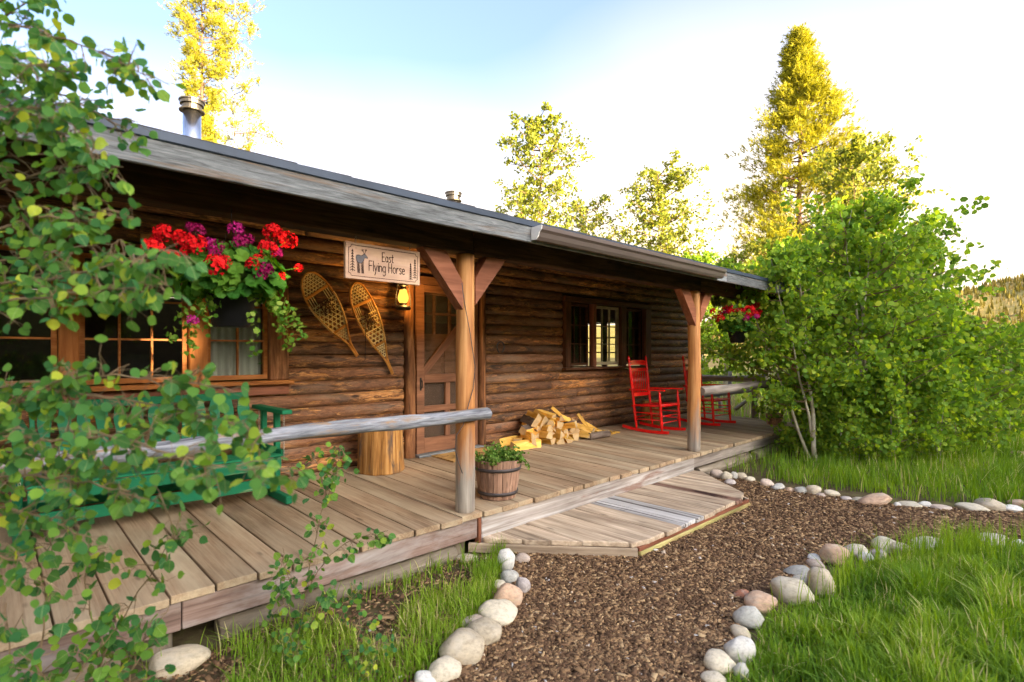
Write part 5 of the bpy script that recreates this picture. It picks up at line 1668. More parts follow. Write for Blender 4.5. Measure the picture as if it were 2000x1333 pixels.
# ------------------------------------------------------------------ grass
def grass(name, xy, h, wd, tint, lean=.45, r_=rng):
    """each blade a bent tapering strip of three quads"""
    N = len(xy)
    az = r_.uniform(0, 2 * np.pi, N)
    dirx, diry = np.cos(az), np.sin(az)
    px, py = -diry, dirx
    L = np.broadcast_to(h, (N,)) * r_.uniform(.55, 1.15, N)
    bend = np.abs(r_.normal(0, 1, N)) * lean + .08
    lv = [0, .36, .70, 1.0]
    wf = [1.0, .9, .62, .06]
    V = np.zeros((N, 8, 3))
    gz_ = np.array([ground_z(x, y) for x, y in xy]) if N < 400000 else 0
    for k, (l, wk) in enumerate(zip(lv, wf)):
        off = bend * L * l ** 2 * .75
        z = L * l * (1 - .22 * np.minimum(bend, 1.3) * l)
        cx = xy[:, 0] + dirx * off; cy_ = xy[:, 1] + diry * off
        w2 = wd * wk / 2
        V[:, 2 * k, 0] = cx - px * w2; V[:, 2 * k, 1] = cy_ - py * w2; V[:, 2 * k, 2] = z + gz_ - .005
        V[:, 2 * k + 1, 0] = cx + px * w2; V[:, 2 * k + 1, 1] = cy_ + py * w2; V[:, 2 * k + 1, 2] = z + gz_ - .005
    base = np.arange(N)[:, None] * 8
    quad = np.array([0, 1, 3, 2, 2, 3, 5, 4, 4, 5, 7, 6])
    loops = (base + quad[None, :]).ravel()
    starts = np.arange(N * 3) * 4
    me = np_mesh(name, V.reshape(-1, 3), loops, starts, np.full(N * 3, 4), M['grass'], True, {'tint': np.repeat(np.clip(tint, 0, 1), 8)})
    o = ob(name, me)
    return o


def scatter(n, poly_px=None, poly=None, clump=.25, r_=rng):
    """points in a ground polygon, gathered into tufts"""
    if poly is None: poly = [(G(*p).x, G(*p).y) for p in poly_px]
    a = np.array(poly); lo, hi = a.min(0), a.max(0)
    out = []
    tot = 0
    while tot < n:
        k = int(n * 1.5) + 50
        q = r_.uniform(lo, hi, (k, 2))
        if clump:
            cs = q[: max(8, k // 14)]
            q = cs[r_.integers(0, len(cs), k)] + r_.normal(0, clump * .3, (k, 2)) if clump < .9 else q
        q = q[inside(poly, q[:, 0], q[:, 1])]
        out.append(q); tot += len(q)
    return np.concatenate(out)[:n]


deckbox = [(-3, 3.36), (10.5, 3.36), (10.5, 14), (-3, 14)]
lawn_near = [(1440, 1370), (1500, 1290), (1530, 1236), (1605, 1200), (1680, 1140), (1770, 1106), (1870, 1092), (2010, 1092), (2250, 1095), (2300, 1420), (1900, 1700), (1360, 1500)]
def keep_off(q, poly): return q[~inside(poly, q[:, 0], q[:, 1])]
r2 = np.random.default_rng(31)
def tint_field(q, lo=.0, hi=.8):
    f = np.array([mnoise.noise(Vector((x * 1.3, y * 1.3, 2))) for x, y in q]) * .9 + .45
    t_ = np.clip(f * .6 + r2.uniform(-.25, .35, len(q)), lo, hi + .1)
    t_[r2.uniform(0, 1, len(q)) < .06] = 1.0
    return t_
q1 = np.concatenate([scatter(15000, lawn_near, clump=1.0, r_=r2), scatter(13000, lawn_near, clump=.18, r_=r2)])
edge = np.array([(G(px, py + h * .42).x, G(px, py + h * .42).y) for c, px, py, w, h in ROW_R])
def edge_h(q, lo, hi, reach): 
    dd = np.sqrt(((q[:, None, :] - edge[None]) ** 2).sum(2)).min(1)
    return lo + (hi - lo) * np.clip((dd - .06) / reach, 0, 1)
strip = scatter(5200, [(1400, 1345), (1462, 1290), (1482, 1240), (1500, 1205), (1580, 1178), (1650, 1118), (1760, 1088), (1860, 1076), (2010, 1078), (2010, 1110), (1870, 1110), (1770, 1124), (1690, 1160), (1615, 1220), (1540, 1260), (1510, 1310), (1470, 1400)], clump=1.0, r_=r2)
tag(grass('short_edge_grass', strip, .065 * r2.uniform(.6, 1.6, len(strip)), .006, np.clip(tint_field(strip) + .15, 0, 1), .8, r2), 'short grass between the near lawn and its edging stones', 'grass', None, 'stuff')
cl_ = np.array([mnoise.noise(Vector((x * 5, y * 5, 7))) for x, y in q1])
tag(grass('near_lawn_grass', q1, edge_h(q1, .055, .18, .55) * (1 + .7 * cl_), r2.uniform(.006, .0125, len(q1)), np.clip(tint_field(q1) + cl_ * .35, 0, 1), .75, r2), 'long bright grass of the near lawn at lower right', 'grass', None, 'stuff')
# taller stalks and flowers leaning over the edging stones
q1b = np.concatenate([scatter(260, [(1500, 1215), (1590, 1175), (1660, 1112), (1760, 1088), (1860, 1074), (1860, 1100), (1700, 1130), (1600, 1200)], clump=.25, r_=r2), scatter(500, [(1830, 1075), (2010, 1080), (2010, 1130), (1830, 1120)], clump=.22, r_=r2)])
tag(grass('tall_grass', q1b, .30, .0055, r2.uniform(.3, .85, len(q1b)), .35, r2), 'taller grass stalks standing over the near edging stones', 'grass', None, 'stuff')
lawn_far = [(1375, 905), (1440, 925), (1520, 942), (1600, 956), (1700, 966), (1790, 980), (1900, 985), (2010, 990), (2300, 1005), (2500, 860), (2200, 800), (1900, 810), (1650, 815), (1480, 850), (1420, 870)]
q2_ = np.concatenate([scatter(30000, lawn_far, clump=1.0, r_=r2), scatter(22000, lawn_far, clump=.3, r_=r2)])
q2_ = keep_off(q2_, deckbox)
near_deck = (q2_[:, 1] > 2.75) & (q2_[:, 0] < 10.5)
q2_ = q2_[~near_deck | (r2.uniform(0, 1, len(q2_)) < .25)]
cl2 = np.array([mnoise.noise(Vector((x * 2.6, y * 2.6, 17))) for x, y in q2_])
tag(grass('far_lawn_grass', q2_, .25 * (1 + .8 * cl2), r2.uniform(.006, .012, len(q2_)), tint_field(q2_), .42, r2), 'tall green grass beyond the far row of stones', 'grass', None, 'stuff')
# meadow behind the cabin end and out to the right
mead = [(10.6, 0.0), (16, -3.5), (30, -8), (48, 0), (48, 30), (30, 30), (18, 16), (10.6, 14)]
q3 = scatter(42000, None, mead, clump=.9, r_=r2)
q3 = q3[r2.uniform(0, 1, len(q3)) < np.clip(16.0 / (np.hypot(q3[:, 0], q3[:, 1])), 0, 1) ** 1.2]
tag(grass('meadow_grass', q3, .30, .018, tint_field(q3), .4, r2), 'green meadow grass behind the far end of the porch', 'grass', None, 'stuff')
# weedy patch between porch and path
patch = [(985, 1090), (965, 1180), (935, 1220), (880, 1275), (820, 1345), (700, 1460), (250, 1500), (280, 1330), (440, 1262), (560, 1215), (700, 1165), (880, 1100), (940, 1090)]
q4 = np.concatenate([scatter(4200, patch, clump=1.0, r_=r2), scatter(6400, patch, clump=.15, r_=r2)])
q4 = keep_off(q4, deckbox)
bare = np.array([mnoise.noise(Vector((x * 2.2, y * 2.2, 9))) for x, y in q4])
q4 = q4[(bare > -.26) & ((q4[:, 1] < 3.05) | (r2.uniform(0, 1, len(q4)) < .25))]
tag(grass('weedy_grass', q4, .125 * r2.uniform(.6, 1.5, len(q4)), .0066, np.clip(tint_field(q4, 0, .7) + .2, 0, 1), .6, r2), 'sparse weedy grass between the porch and the stone row', 'grass', None, 'stuff')
# lawn outside the frame
side = [(-9, -6), (-9, 3.2), (-1.2, 3.2), (0.0, 2.0), (0.2, 0.6), (-0.5, -2), (-1, -6)]
q5 = keep_off(scatter(9000, None, side, clump=1.0, r_=r2), path_xy)
q6 = keep_off(scatter(9000, None, [(1.6, -1.2), (4.2, 1.2), (9, 0.6), (12, -4), (6, -7), (2, -5)], clump=1.0, r_=r2), path_xy)
q56 = np.concatenate([q5, q6])
tag(grass('outer_lawn_grass', q56, .20, .008, tint_field(q56), .6, r2), 'lawn grass around the path outside the picture', 'grass', None, 'stuff')
# tufts growing along the skirt of the step and logs
q7 = np.array([(G(x, y).x + r2.normal() * .03, G(x, y).y + r2.normal() * .03) for (x, y) in [(975, 1085), (960, 1130), (985, 1110), (940, 1140), (1410, 905), (1440, 900), (1470, 895)] for _ in range(60)])
tag(grass('tufts', q7, .17, .0055, r2.uniform(.2, .7, len(q7)), .4, r2), 'small grass tufts beside the step and the first edging stone', 'grass', None, 'stuff')

# ------------------------------------------------------------------ bark chips on the path
def chips(name, N, poly, label, k=1.0):
    path_xy = poly
    a = np.array(path_xy); lo, hi = a.min(0), a.max(0)
    lo = np.maximum(lo, [-.2, -.6]); hi = np.minimum(hi, [9.5, 3.6])
    q = r2.uniform(lo, hi, (N * 4, 2)); q = q[inside(path_xy, q[:, 0], q[:, 1])]
    dist = np.hypot(q[:, 0], q[:, 1])
    q = q[r2.uniform(0, 1, len(q)) < np.clip(3.0 / dist, 0, 1) ** 1.5][:N]
    n = len(q)
    L = r2.gamma(2.4, .0080, n) + .008
    W = L * r2.uniform(.22, .6, n); H = r2.uniform(.002, .007, n)
    az = r2.uniform(0, 2 * np.pi, n); ti = r2.normal(0, .13, n); ro = r2.normal(0, .18, n)
    ux = np.stack([np.cos(az) * np.cos(ti), np.sin(az) * np.cos(ti), np.sin(ti)], 1)
    uy = np.stack([-np.sin(az) * np.cos(ro), np.cos(az) * np.cos(ro), np.sin(ro)], 1)
    uz = np.cross(ux, uy)
    c = np.stack([q[:, 0], q[:, 1], .010 + H + r2.uniform(0, .010, n)], 1)
    cor = np.array([(-1, -.7, 0), (1, -1, 0), (.85, .8, 0), (-.8, 1, 0), (-.9, -.6, 1), (.9, -.9, 1), (.75, .7, 1), (-.7, .9, 1)]) * np.array([.5, .5, 1])
    V = c[:, None, :] + ux[:, None, :] * (cor[:, 0][None, :, None] * L[:, None, None]) + uy[:, None, :] * (cor[:, 1][None, :, None] * W[:, None, None]) + uz[:, None, :] * (cor[:, 2][None, :, None] * H[:, None, None])
    fq = np.array([4, 5, 6, 7, 0, 1, 5, 4, 1, 2, 6, 5, 2, 3, 7, 6, 3, 0, 4, 7])
    loops = (np.arange(n)[:, None] * 8 + fq[None, :]).ravel()
    t_ = np.clip(r2.beta(1.6, 2.4, n), 0, 1)
    t_[r2.uniform(0, 1, n) < .004] = 1.0
    me = np_mesh(name, V.reshape(-1, 3), loops, np.arange(n * 5) * 4, np.full(n * 5, 4), M['chip'], False, {'tint': np.repeat(t_, 8)})
    return tag(ob(name, me), label, 'mulch', None, 'stuff')
chips('bark_chips', 70000, path_xy, 'brown bark mulch chips covering the path')
chips('ground_litter', 3400, [(G(*p).x, G(*p).y) for p in patch], 'scattered bark litter among the weeds beside the porch')


# ------------------------------------------------------------------ trees
def aspen(name, label, base, H, crown, nb, leaf, nleaf, seed, leafm, tr=.035, lean=(0, 0), cb=.25, group=None, spread=1.0, forks=1, nv=6):
    """crown(t) gives the crown radius at height fraction t"""
    rr = np.random.default_rng(seed)
    base = Vector(base)
    tre = thing(name, label, 'tree', base, group)
    tk = MB(); br = MB()
    trunks = []
    for f_ in range(forks):
        sgn_ = Vector((rr.normal(), rr.normal(), 0)) * (.10 * H if f_ else .02 * H)
        pts = []
        n = 12
        b0 = base + Vector((rr.normal() * .06, rr.normal() * .06, -.05)) * (1 if f_ else .2)
        for i in range(n + 1):
            t = i / n
            pts.append(b0 + Vector((lean[0] * t ** 1.3, lean[1] * t ** 1.3, H * t)) + sgn_ * t + Vector((mnoise.noise(Vector((t * 3, seed, f_))), mnoise.noise(Vector((t * 3, seed + 9, f_))), 0)) * .035 * H)
        m = MB(); m.tube(pts, [max(tr * (1 - .93 * (i / n)), .004) * (1 if not f_ else .7) for i in range(n + 1)], 9)
        m.build('trunk', M['aspenbark'], tre, True); trunks.append(pts)
    P_, per = [], max(1, nleaf // nb)
    for b in range(nb):
        pts = trunks[b % forks]
        t = cb + (1 - cb) * (1 - (1 - (b + rr.uniform(0, 1)) / nb) ** 1.0)
        t = min(t, .995)
        k = t * 12; i0 = min(int(k), 11)
        p0 = pts[i0].lerp(pts[i0 + 1], k - i0)
        a = b * 2.399 + rr.uniform(-.5, .5)
        rad = crown(t) * rr.uniform(.65, 1.12) * spread
        rise = rad * rr.uniform(.15, .75)
        bp_ = []
        for i in range(6):
            u = i / 5
            bp_.append(p0 + Vector((math.cos(a), math.sin(a), 0)) * rad * u + Vector((rr.normal() * .02 * rad, rr.normal() * .02 * rad, rise * u ** 1.4)))
        br.tube(bp_, [max(tr * .28 * (1 - .8 * i / 5), .0025) for i in range(6)], 4, cap=False)
        nt = max(4, int(rad * 9))
        tw = []
        for j in range(nt):
            u = rr.uniform(.15, 1.0); kk = u * 4.99; i1 = int(kk)
            q0 = bp_[i1].lerp(bp_[i1 + 1], kk - i1)
            d = Vector((rr.normal(), rr.normal(), rr.normal() * .6 + .15)).normalized() * rad * rr.uniform(.15, .36) 
            q1_ = q0 + d
            br.tube([q0, q1_], [.003, .0015], 3, cap=False)
            tw.append((q0, q1_))
        for j in range(per):
            q0, q1_ = tw[rr.integers(0, nt)]
            P_.append(q0.lerp(q1_, rr.uniform(.2, 1.1)) + Vector(rr.normal(size=3)) * .035 * (1 + leaf * 8))
    br.build('branches', M['twig'], tre, False, None, 'stuff')
    P_ = np.array([tuple(p) for p in P_]); P_ = P_[P_[:, 2] > base.z + .12]
    leaf_cloud('crown', P_, leaf, leafm, tre, nv, .25, .92, r_=rr, droop=.6)
    return tre


def pine(name, label, base, H, Rmax, nb, tuft, ntuft, seed, cb=.12, tr=.18, group=None, shape=None, sparse=1.0, trunkmat=None):
    rr = np.random.default_rng(seed)
    base = Vector(base)
    tre = thing(name, label, 'tree', base, group)
    pts = [base + Vector((mnoise.noise(Vector((t * 2, seed, 0))) * .02 * H, mnoise.noise(Vector((t * 2, seed, 5))) * .02 * H, H * t - .1 * (t == 0))) for t in [i / 14 for i in range(15)]]
    m = MB(); m.tube(pts, [max(tr * (1 - .95 * i / 14), .012) for i in range(15)], 9); m.build('trunk', trunkmat or M['pinebark'], tre, True)
    br = MB(); T, D = [], []
    per = max(3, ntuft // nb)
    for b in range(nb):
        t = cb + (1 - cb) * ((b + rr.uniform(0, 1)) / nb)
        k = min(t, .999) * 14; i0 = int(k); p0 = pts[i0].lerp(pts[i0 + 1], k - i0)
        a = b * 2.399 + rr.uniform(-.6, .6)
        prof = (shape(t) if shape else (1 - t) ** .8)
        rad = Rmax * prof * rr.uniform(.55, 1.15) + .12
        up_ = rr.uniform(.05, .45) + .5 * t
        bp_ = [p0 + Vector((math.cos(a), math.sin(a), 0)) * rad * u + Vector((0, 0, rad * (up_ * u ** 1.6 - .10 * u))) + Vector(rr.normal(size=3)) * .03 * rad for u in (0, .25, .5, .75, 1)]
        br.tube(bp_, [max(tr * .22 * (1 - .85 * i / 4), .008) for i in range(5)], 4, cap=False)
        cl = [(rr.uniform(.30, 1.0) ** .6, Vector(rr.normal(size=3) * np.array((1, 1, .5))) * rad * .13) for _ in range(max(3, int(per / 7)))]
        for j in range(per):
            u, off = cl[rr.integers(0, len(cl))]
            kk = min(u, .999) * 4; i1 = int(kk)
            q = bp_[i1].lerp(bp_[i1 + 1], kk - i1) + off + Vector(rr.normal(size=3)) * tuft * .75
            T.append(tuple(q)); d = Vector((math.cos(a) * .6, math.sin(a) * .6, .55)) + Vector(rr.normal(size=3)) * .35
            D.append(tuple(d.normalized()))
    br.build('branches', M['pinebark'], tre, False, None, 'stuff')
    T = np.array(T); D = np.array(D); N = len(T)
    nd = 9                                                # needles in a tuft
    r1 = rr.normal(size=(N, nd, 3)); dirs = D[:, None, :] * 1.1 + r1 * .62
    dirs /= np.linalg.norm(dirs, axis=2)[:, :, None]
    Ln = tuft * rr.uniform(.7, 1.2, (N, nd))
    sv = np.cross(dirs, rr.normal(size=(N, nd, 3))); sv /= np.linalg.norm(sv, axis=2)[:, :, None] + 1e-9
    wv_ = tuft * .16
    st0 = T[:, None, :] + D[:, None, :] * (rr.uniform(-.5, .3, (N, nd)) * tuft)[:, :, None]
    tip = st0 + dirs * Ln[:, :, None]
    V = np.stack([st0 - sv * wv_ * .5, st0 + sv * wv_ * .5, tip], 2).reshape(-1, 3)
    nf = N * nd
    tint = np.repeat(np.clip(rr.normal(.5, .22, N), 0, 1), nd * 3)
    me = np_mesh('crown', V, np.arange(nf * 3), np.arange(nf) * 3, np.full(nf, 3), M['needle'], False, {'tint': tint})
    o = ob('crown', me, tre); o['kind'] = 'stuff'
    return tre


def on_ground(px, d): q = P(px, HY, d=d); return Vector((q.x, q.y, 0))
def top_h(py, d): return CAMZ + (HY - py) / F * d

# tall pine on the right
pine('pine_tree', 'tall sunlit yellow green pine rising behind the bushes on the right', on_ground(1560, 27), top_h(68, 27), 5.0, 135, .22, 17000, 5, cb=.14, tr=.24, shape=lambda t: (1 - t) ** .85, group='pines around the cabin')
# pines behind the roof on the left
pine('pine_tree', 'dense sunlit pine behind the metal chimney on the left', on_ground(392, 22), top_h(-80, 22), 0.95, 150, .14, 9000, 6, cb=.30, tr=.14, shape=lambda t: .75 + .35 * math.sin(t * 9) - .45 * max(0, t - .7), group='pines around the cabin')
pine('pine_tree', 'thin sparse pine standing right of the dense pine', on_ground(458, 23), top_h(-40, 23), 1.25, 70, .15, 1900, 7, cb=.36, tr=.085, shape=lambda t: .95 - .4 * t, group='pines around the cabin', trunkmat=M['aspenbark'])
# small broken snag with one leafy bough
sb = on_ground(487, 23)
sng = thing('dead_sapling', 'short bare sapling with one needled bough above the roof line', 'tree', sb, 'pines around the cabin')
hs_ = top_h(240, 23)
m = MB(); m.tube([sb, sb + Vector((.05, 0, hs_ * .5)), sb + Vector((.02, .02, hs_))], [.06, .045, .018], 7); m.build('trunk', M['pinebark'], sng, True)
bm_ = MB(); e0 = P(458, 262, d=23); e1 = P(500, 259, d=23); e2 = P(530, 270, d=23); e3 = P(551, 281, d=23)
bm_.tube([e0, e1, e2, e3], [.022, .018, .014, .008], 5); bm_.tube([P(490, 270, d=23), P(506, 252, d=23), P(515, 246, d=23)], [.016, .012, .008], 4); bm_.build('branches', M['pinebark'], sng, False)
tp = []
for (px, py, k, s) in ((505, 247, 46, .16), (516, 249, 30, .12), (528, 264, 30, .14), (538, 268, 24, .12), (549, 281, 10, .06), (494, 300, 8, .05)):
    c = P(px, py, d=23)
    for _ in range(k): tp.append(c + Vector(rng.normal(size=3)) * s)
leaf_cloud('crown', tp, .15, M['needle'], sng, 4, .4, .35)

# aspens behind the roof
aspen('aspen_tree', 'slender aspen above the middle of the roof, left of two', on_ground(1055, 21), top_h(238, 21), lambda t: 2.7 * (1 - t) ** .5 * (.6 + .5 * math.sin(2.0 + t * 7) ** 2) + .5, 64, .10, 9500, 41, M['goldleaf'], .12, (0, 0), .30, 'aspens behind the cabin', nv=5)
aspen('aspen_tree', 'rounded aspen above the roof, right of two', on_ground(1290, 23), top_h(338, 23), lambda t: 1.95 * math.sin(min(1, .1 + t * .85) * math.pi) ** .6 + .4, 56, .105, 9000, 43, M['goldleaf'], .12, (0, 0), .35, 'aspens behind the cabin', nv=5)
aspen('aspen_tree', 'low aspen crown peeping over the roof between the two aspens', on_ground(1140, 24), top_h(400, 24), lambda t: 2.3 * math.sin(min(1, .1 + t * .85) * math.pi) ** .6 + .4, 40, .10, 5000, 44, M['goldleaf'], .10, (0, 0), .4, 'aspens behind the cabin', nv=5)
# sunlit trees seen under the porch roof
aspen('aspen_tree', 'sunlit aspen with pale trunk seen under the porch roof', on_ground(1418, 17.5), 4.5, lambda t: 1.5 * math.sin(min(1, t * 1.02) * math.pi) ** .5 + .3, 40, .085, 7000, 51, M['goldleaf'], .10, (0, 0), .30, 'aspens behind the cabin', nv=5)
aspen('aspen_tree', 'leafy aspen just right of the log wall end', on_ground(1372, 15.5), 4.2, lambda t: 1.15 * math.sin(min(1, t * 1.02) * math.pi) ** .45 + .3, 36, .080, 8000, 52, M['bushleaf'], .06, (0, 0), .10, 'aspens behind the cabin', nv=5)
aspen('aspen_tree', 'pale trunked aspen right of the far hanging basket', on_ground(1500, 18), 5.2, lambda t: 1.3 * math.sin(min(1, t * 1.02) * math.pi) ** .5 + .3, 36, .085, 5200, 53, M['goldleaf'], .09, (0, 0), .38, 'aspens behind the cabin', nv=5)
# clump of young aspens at the right end of the porch
gR = 'young aspens right of the porch'
aspen('aspen_tree', 'small front aspen with forked pale stems at the porch corner', G(1588, 906), 3.0, lambda t: 1.0 * math.sin(min(1, .02 + t * .98) * math.pi) ** .6 + .08, 56, .064, 7800, 61, M['bushleaf'], .034, (-.05, .25), .26, gR, forks=3)
aspen('aspen_tree', 'main tall aspen of the clump with leaning pale trunk', G(1675, 896), 3.8, lambda t: 1.35 * math.sin(min(1, .02 + t * .94) * math.pi) ** .6 + .10, 74, .070, 10500, 62, M['bushleaf'], .050, (.40, .15), .20, gR, forks=3)
aspen('aspen_tree', 'broad leafy aspen behind the main trunk', G(1740, 868), 3.6, lambda t: 1.35 * math.sin(min(1, .12 + t * .86) * math.pi) ** .55 + .12, 70, .072, 9500, 63, M['bushleaf'], .036, (.20, -.05), .08, gR, forks=3)
aspen('aspen_tree', 'low spreading aspen at the right edge of the clump', G(1850, 880), 2.1, lambda t: 1.45 * math.sin(min(1, .16 + t * .84) * math.pi) ** .5 + .12, 56, .070, 9000, 64, M['bushleaf'], .030, (.25, 0), .05, gR, forks=3)
for (px, py, H_, w_, l_) in ((1640, 905, 1.15, .55, 'knee high aspen shoot between the two pale trunks'), (1745, 912, 1.35, .75, 'low bushy aspen shoot right of the leaning trunk'), (1555, 892, 1.2, .5, 'low aspen shoot left of the forked stems by the deck'), (1830, 905, 1.3, .75, 'low aspen shoot at the right foot of the clump')):
    aspen('aspen_shoot', l_, G(px, py), H_, lambda t, w_=w_: w_ * math.sin(min(1, .2 + t * .8) * math.pi) ** .5 + .08, 22, .058, 2600, px, M['bushleaf'], .014, (.1, 0), .08, gR, forks=2)
aspen('aspen_tree', 'slim aspen sapling whose wispy top stands against the sky', G(1790, 885), 3.75, lambda t: .75 * (1 - t) ** .5 + .15, 40, .068, 4200, 65, M['bushleaf'], .024, (.45, -.1), .15, gR)
aspen('aspen_tree', 'sunlit yellow green aspen rising behind the clump', on_ground(1668, 15), top_h(285, 15), lambda t: 1.75 * math.sin(min(1, .1 + t * .88) * math.pi) ** .6 + .15, 60, .088, 10500, 66, M['goldleaf'], .06, (0, 0), .2, gR, nv=5)
aspen('aspen_tree', 'leafy aspen left of the clump beyond the porch end', on_ground(1560, 12.5), 4.1, lambda t: .8 * math.sin(min(1, .12 + t * .86) * math.pi) ** .5 + .15, 44, .078, 7000, 67, M['bushleaf'], .04, (0, 0), .08, gR, nv=5)
aspen('aspen_tree', 'bushy aspen cut by the right edge of the picture', on_ground(2060, 13), 1.9, lambda t: 1.7 * math.sin(min(1, .15 + t * .84) * math.pi) ** .5 + .15, 56, .080, 10500, 68, M['bushleaf'], .04, (0, 0), .06, gR, nv=5)

# old fence post and buck fence
log_piece_p = G(1940, 868)
o = log_piece('fence_post', (log_piece_p.x, log_piece_p.y, -.05), (log_piece_p.x - .05, log_piece_p.y, .62), .045, .04, M['oldlog'], None, nseg=8, n=9); tag(o, 'short grey fence post in the grass at the right', 'post')
fn = thing('rail_fence', 'weathered buck and rail fence beyond the porch end', 'fence', on_ground(1450, 13.5))
def fp(px, py, d): return P(px, py, d=d)
for (a, b_, r, nm) in ((fp(1340, 745, 14.2), fp(1495, 734, 13.2), .045, 'rail'), (fp(1340, 778, 14.2), fp(1500, 760, 13.0), .045, 'rail'), (fp(1423, 812, 13.6), fp(1426, 726, 13.6), .055, 'fence_leg'),
                       (fp(1436, 800, 13.3), fp(1500, 752, 12.6), .045, 'fence_leg'), (fp(1330, 772, 14.3), fp(1420, 770, 14.0), .05, 'rail'), (fp(1408, 800, 13.9), fp(1402, 760, 14.1), .05, 'fence_leg')):
    log_piece(nm, a, b_, r, r * .9, M['oldrail'], fn, nseg=8, n=9)
# small wooden bucket planter at the porch corner
bq = P(1505, 826, X=10.25)
bk_ = thing('bucket_planter', 'small brown wooden bucket at the far corner of the porch', 'planter', (9.95, 3.62, deck_z(3.62)))
for k in range(12):
    a0, a1 = 2 * math.pi * (k + .04) / 12, 2 * math.pi * (k + .96) / 12
    vs = []
    for z, r in ((0, .12), (.19, .145)):
        for a, rr_ in ((a0, r), (a1, r), (a1, r - .018), (a0, r - .018)): vs.append((9.95 + rr_ * math.cos(a), 3.62 + rr_ * math.sin(a), deck_z(3.62) + .002 + z))
    m = MB(); m.add(vs, [(3, 2, 1, 0), (4, 5, 6, 7)] + [(i, (i + 1) % 4, 4 + (i + 1) % 4, 4 + i) for i in range(4)]); m.build('stave', M['stave'], bk_)
m = MB(); m.lathe([(.141, .12), (.144, .14), (.138, .14), (.136, .12), (.141, .12)], 24, (9.95, 3.62, deck_z(3.62))); m.build('hoop', M['hoop'], bk_, True)
m = MB(); m.lathe([(.001, .15), (.128, .15)], 14, (9.95, 3.62, deck_z(3.62))); m.build('soil', M['soil'], bk_)

# ------------------------------------------------------------------ wood on the far hill
hx = []
hr = np.random.default_rng(77)
hill_w = MB()
hv = np.array(hill.data.vertices[0].co) if False else None
def hill_z(px, k):
    i = (px - 900) / 45.0; i0 = int(min(max(i, 0), HILLN - 2)); f_ = i - i0
    kk = int(min(k, HILLK - 2)); g_ = k - kk
    a = [Vector(hm.v[ii * HILLK + jj]) for ii, jj in ((i0, kk), (i0 + 1, kk), (i0, kk + 1), (i0 + 1, kk + 1))]
    return a[0].lerp(a[1], f_).lerp(a[2].lerp(a[3], f_), g_)
V, tt = [], []
for i in range(6500):
    px = hr.uniform(1300, 2300); k = hr.uniform(1.5, HILLK - 2.2)
    p = hill_z(px, k)
    h = hr.uniform(1.8, 4.6); w_ = h * hr.uniform(.14, .28)
    dead = hr.uniform() < .4
    if dead: w_ = .16
    t0 = hr.uniform(.2, .9)
    for s in range(2):
        a = hr.uniform(0, 3.14)
        u = Vector((math.cos(a), math.sin(a), 0)) * w_
        V += [tuple(p - u), tuple(p + u), tuple(p + Vector((0, 0, h)))]
        tt += [1.0 if dead else t0] * 3
n = len(V) // 3
M['hillwood'] = leafmat('hill_conifer', [(0.0, (0.10, 0.10, 0.02)), (0.9, (0.20, 0.175, 0.04)), (1.0, (0.34, 0.28, 0.15))], 0.2, 0.7)
me = np_mesh('hill_forest', np.array(V), np.arange(n * 3), np.arange(n) * 3, np.full(n, 3), M['hillwood'], False, {'tint': np.array(tt)})
tag(ob('hill_forest', me), 'sparse sunlit conifers on the far hillside at right', 'forest', None, 'stuff')

# ------------------------------------------------------------------ unseen wooded bank, added behind the camera to shade the yard
bk2 = MB()
nx_ = 60
prof = [(-24, -.2), (-27, 4.0), (-30, 8.2), (-33, 8.4), (-40, 4.0), (-55, -.3)]
for i in range(nx_ + 1):
    x = -45 + i * 2.0
    for y, z in prof: bk2.v.append((x, y + mnoise.noise(Vector((x * .1, 1, 0))) * 1.0, z + (mnoise.noise(Vector((x * .2, y * .1, 4))) * .5 if z > 5 else 0)))
for i in range(nx_):
    for k in range(len(prof) - 1):
        a = i * len(prof) + k
        bk2.f.append((a, a + 1, a + 1 + len(prof), a + len(prof)))
tag(bk2.build('shade_bank', M['ground'], None, True, Matrix.Identity(4)), None, None, None, 'structure')
V = []
fr_ = np.random.default_rng(8)
def conifer(x, y, z0, h, r, gap0=0.0):
    for k in range(9):
        t0 = gap0 + (1 - gap0) * k / 9; t1 = min(1.0, t0 + .26 * (1 - gap0) + .02)
        rr_ = r * (1 - t0) ** .8 + .1
        n_ = 11
        for q in range(n_):
            a = 2 * math.pi * (q + fr_.uniform(-.3, .3)) / n_; b_ = a + 2 * math.pi / n_ * 1.25
            j = fr_.uniform(.75, 1.2)
            V.extend([(x + rr_ * j * math.cos(a), y + rr_ * j * math.sin(a), z0 + h * t0 - .1 * r), (x + rr_ * math.cos(b_), y + rr_ * math.sin(b_), z0 + h * t0), (x, y, z0 + h * t1)])
for row, (yy, sp) in enumerate(((-30.5, 1.0), (-32.3, 1.15), (-34.5, 1.3))):
    x = -44
    while x < 74:
        x += sp * fr_.uniform(.75, 1.25)
        conifer(x, yy + fr_.uniform(-.5, .5), 7.8, fr_.uniform(3.0, 4.3), fr_.uniform(1.1, 1.5))
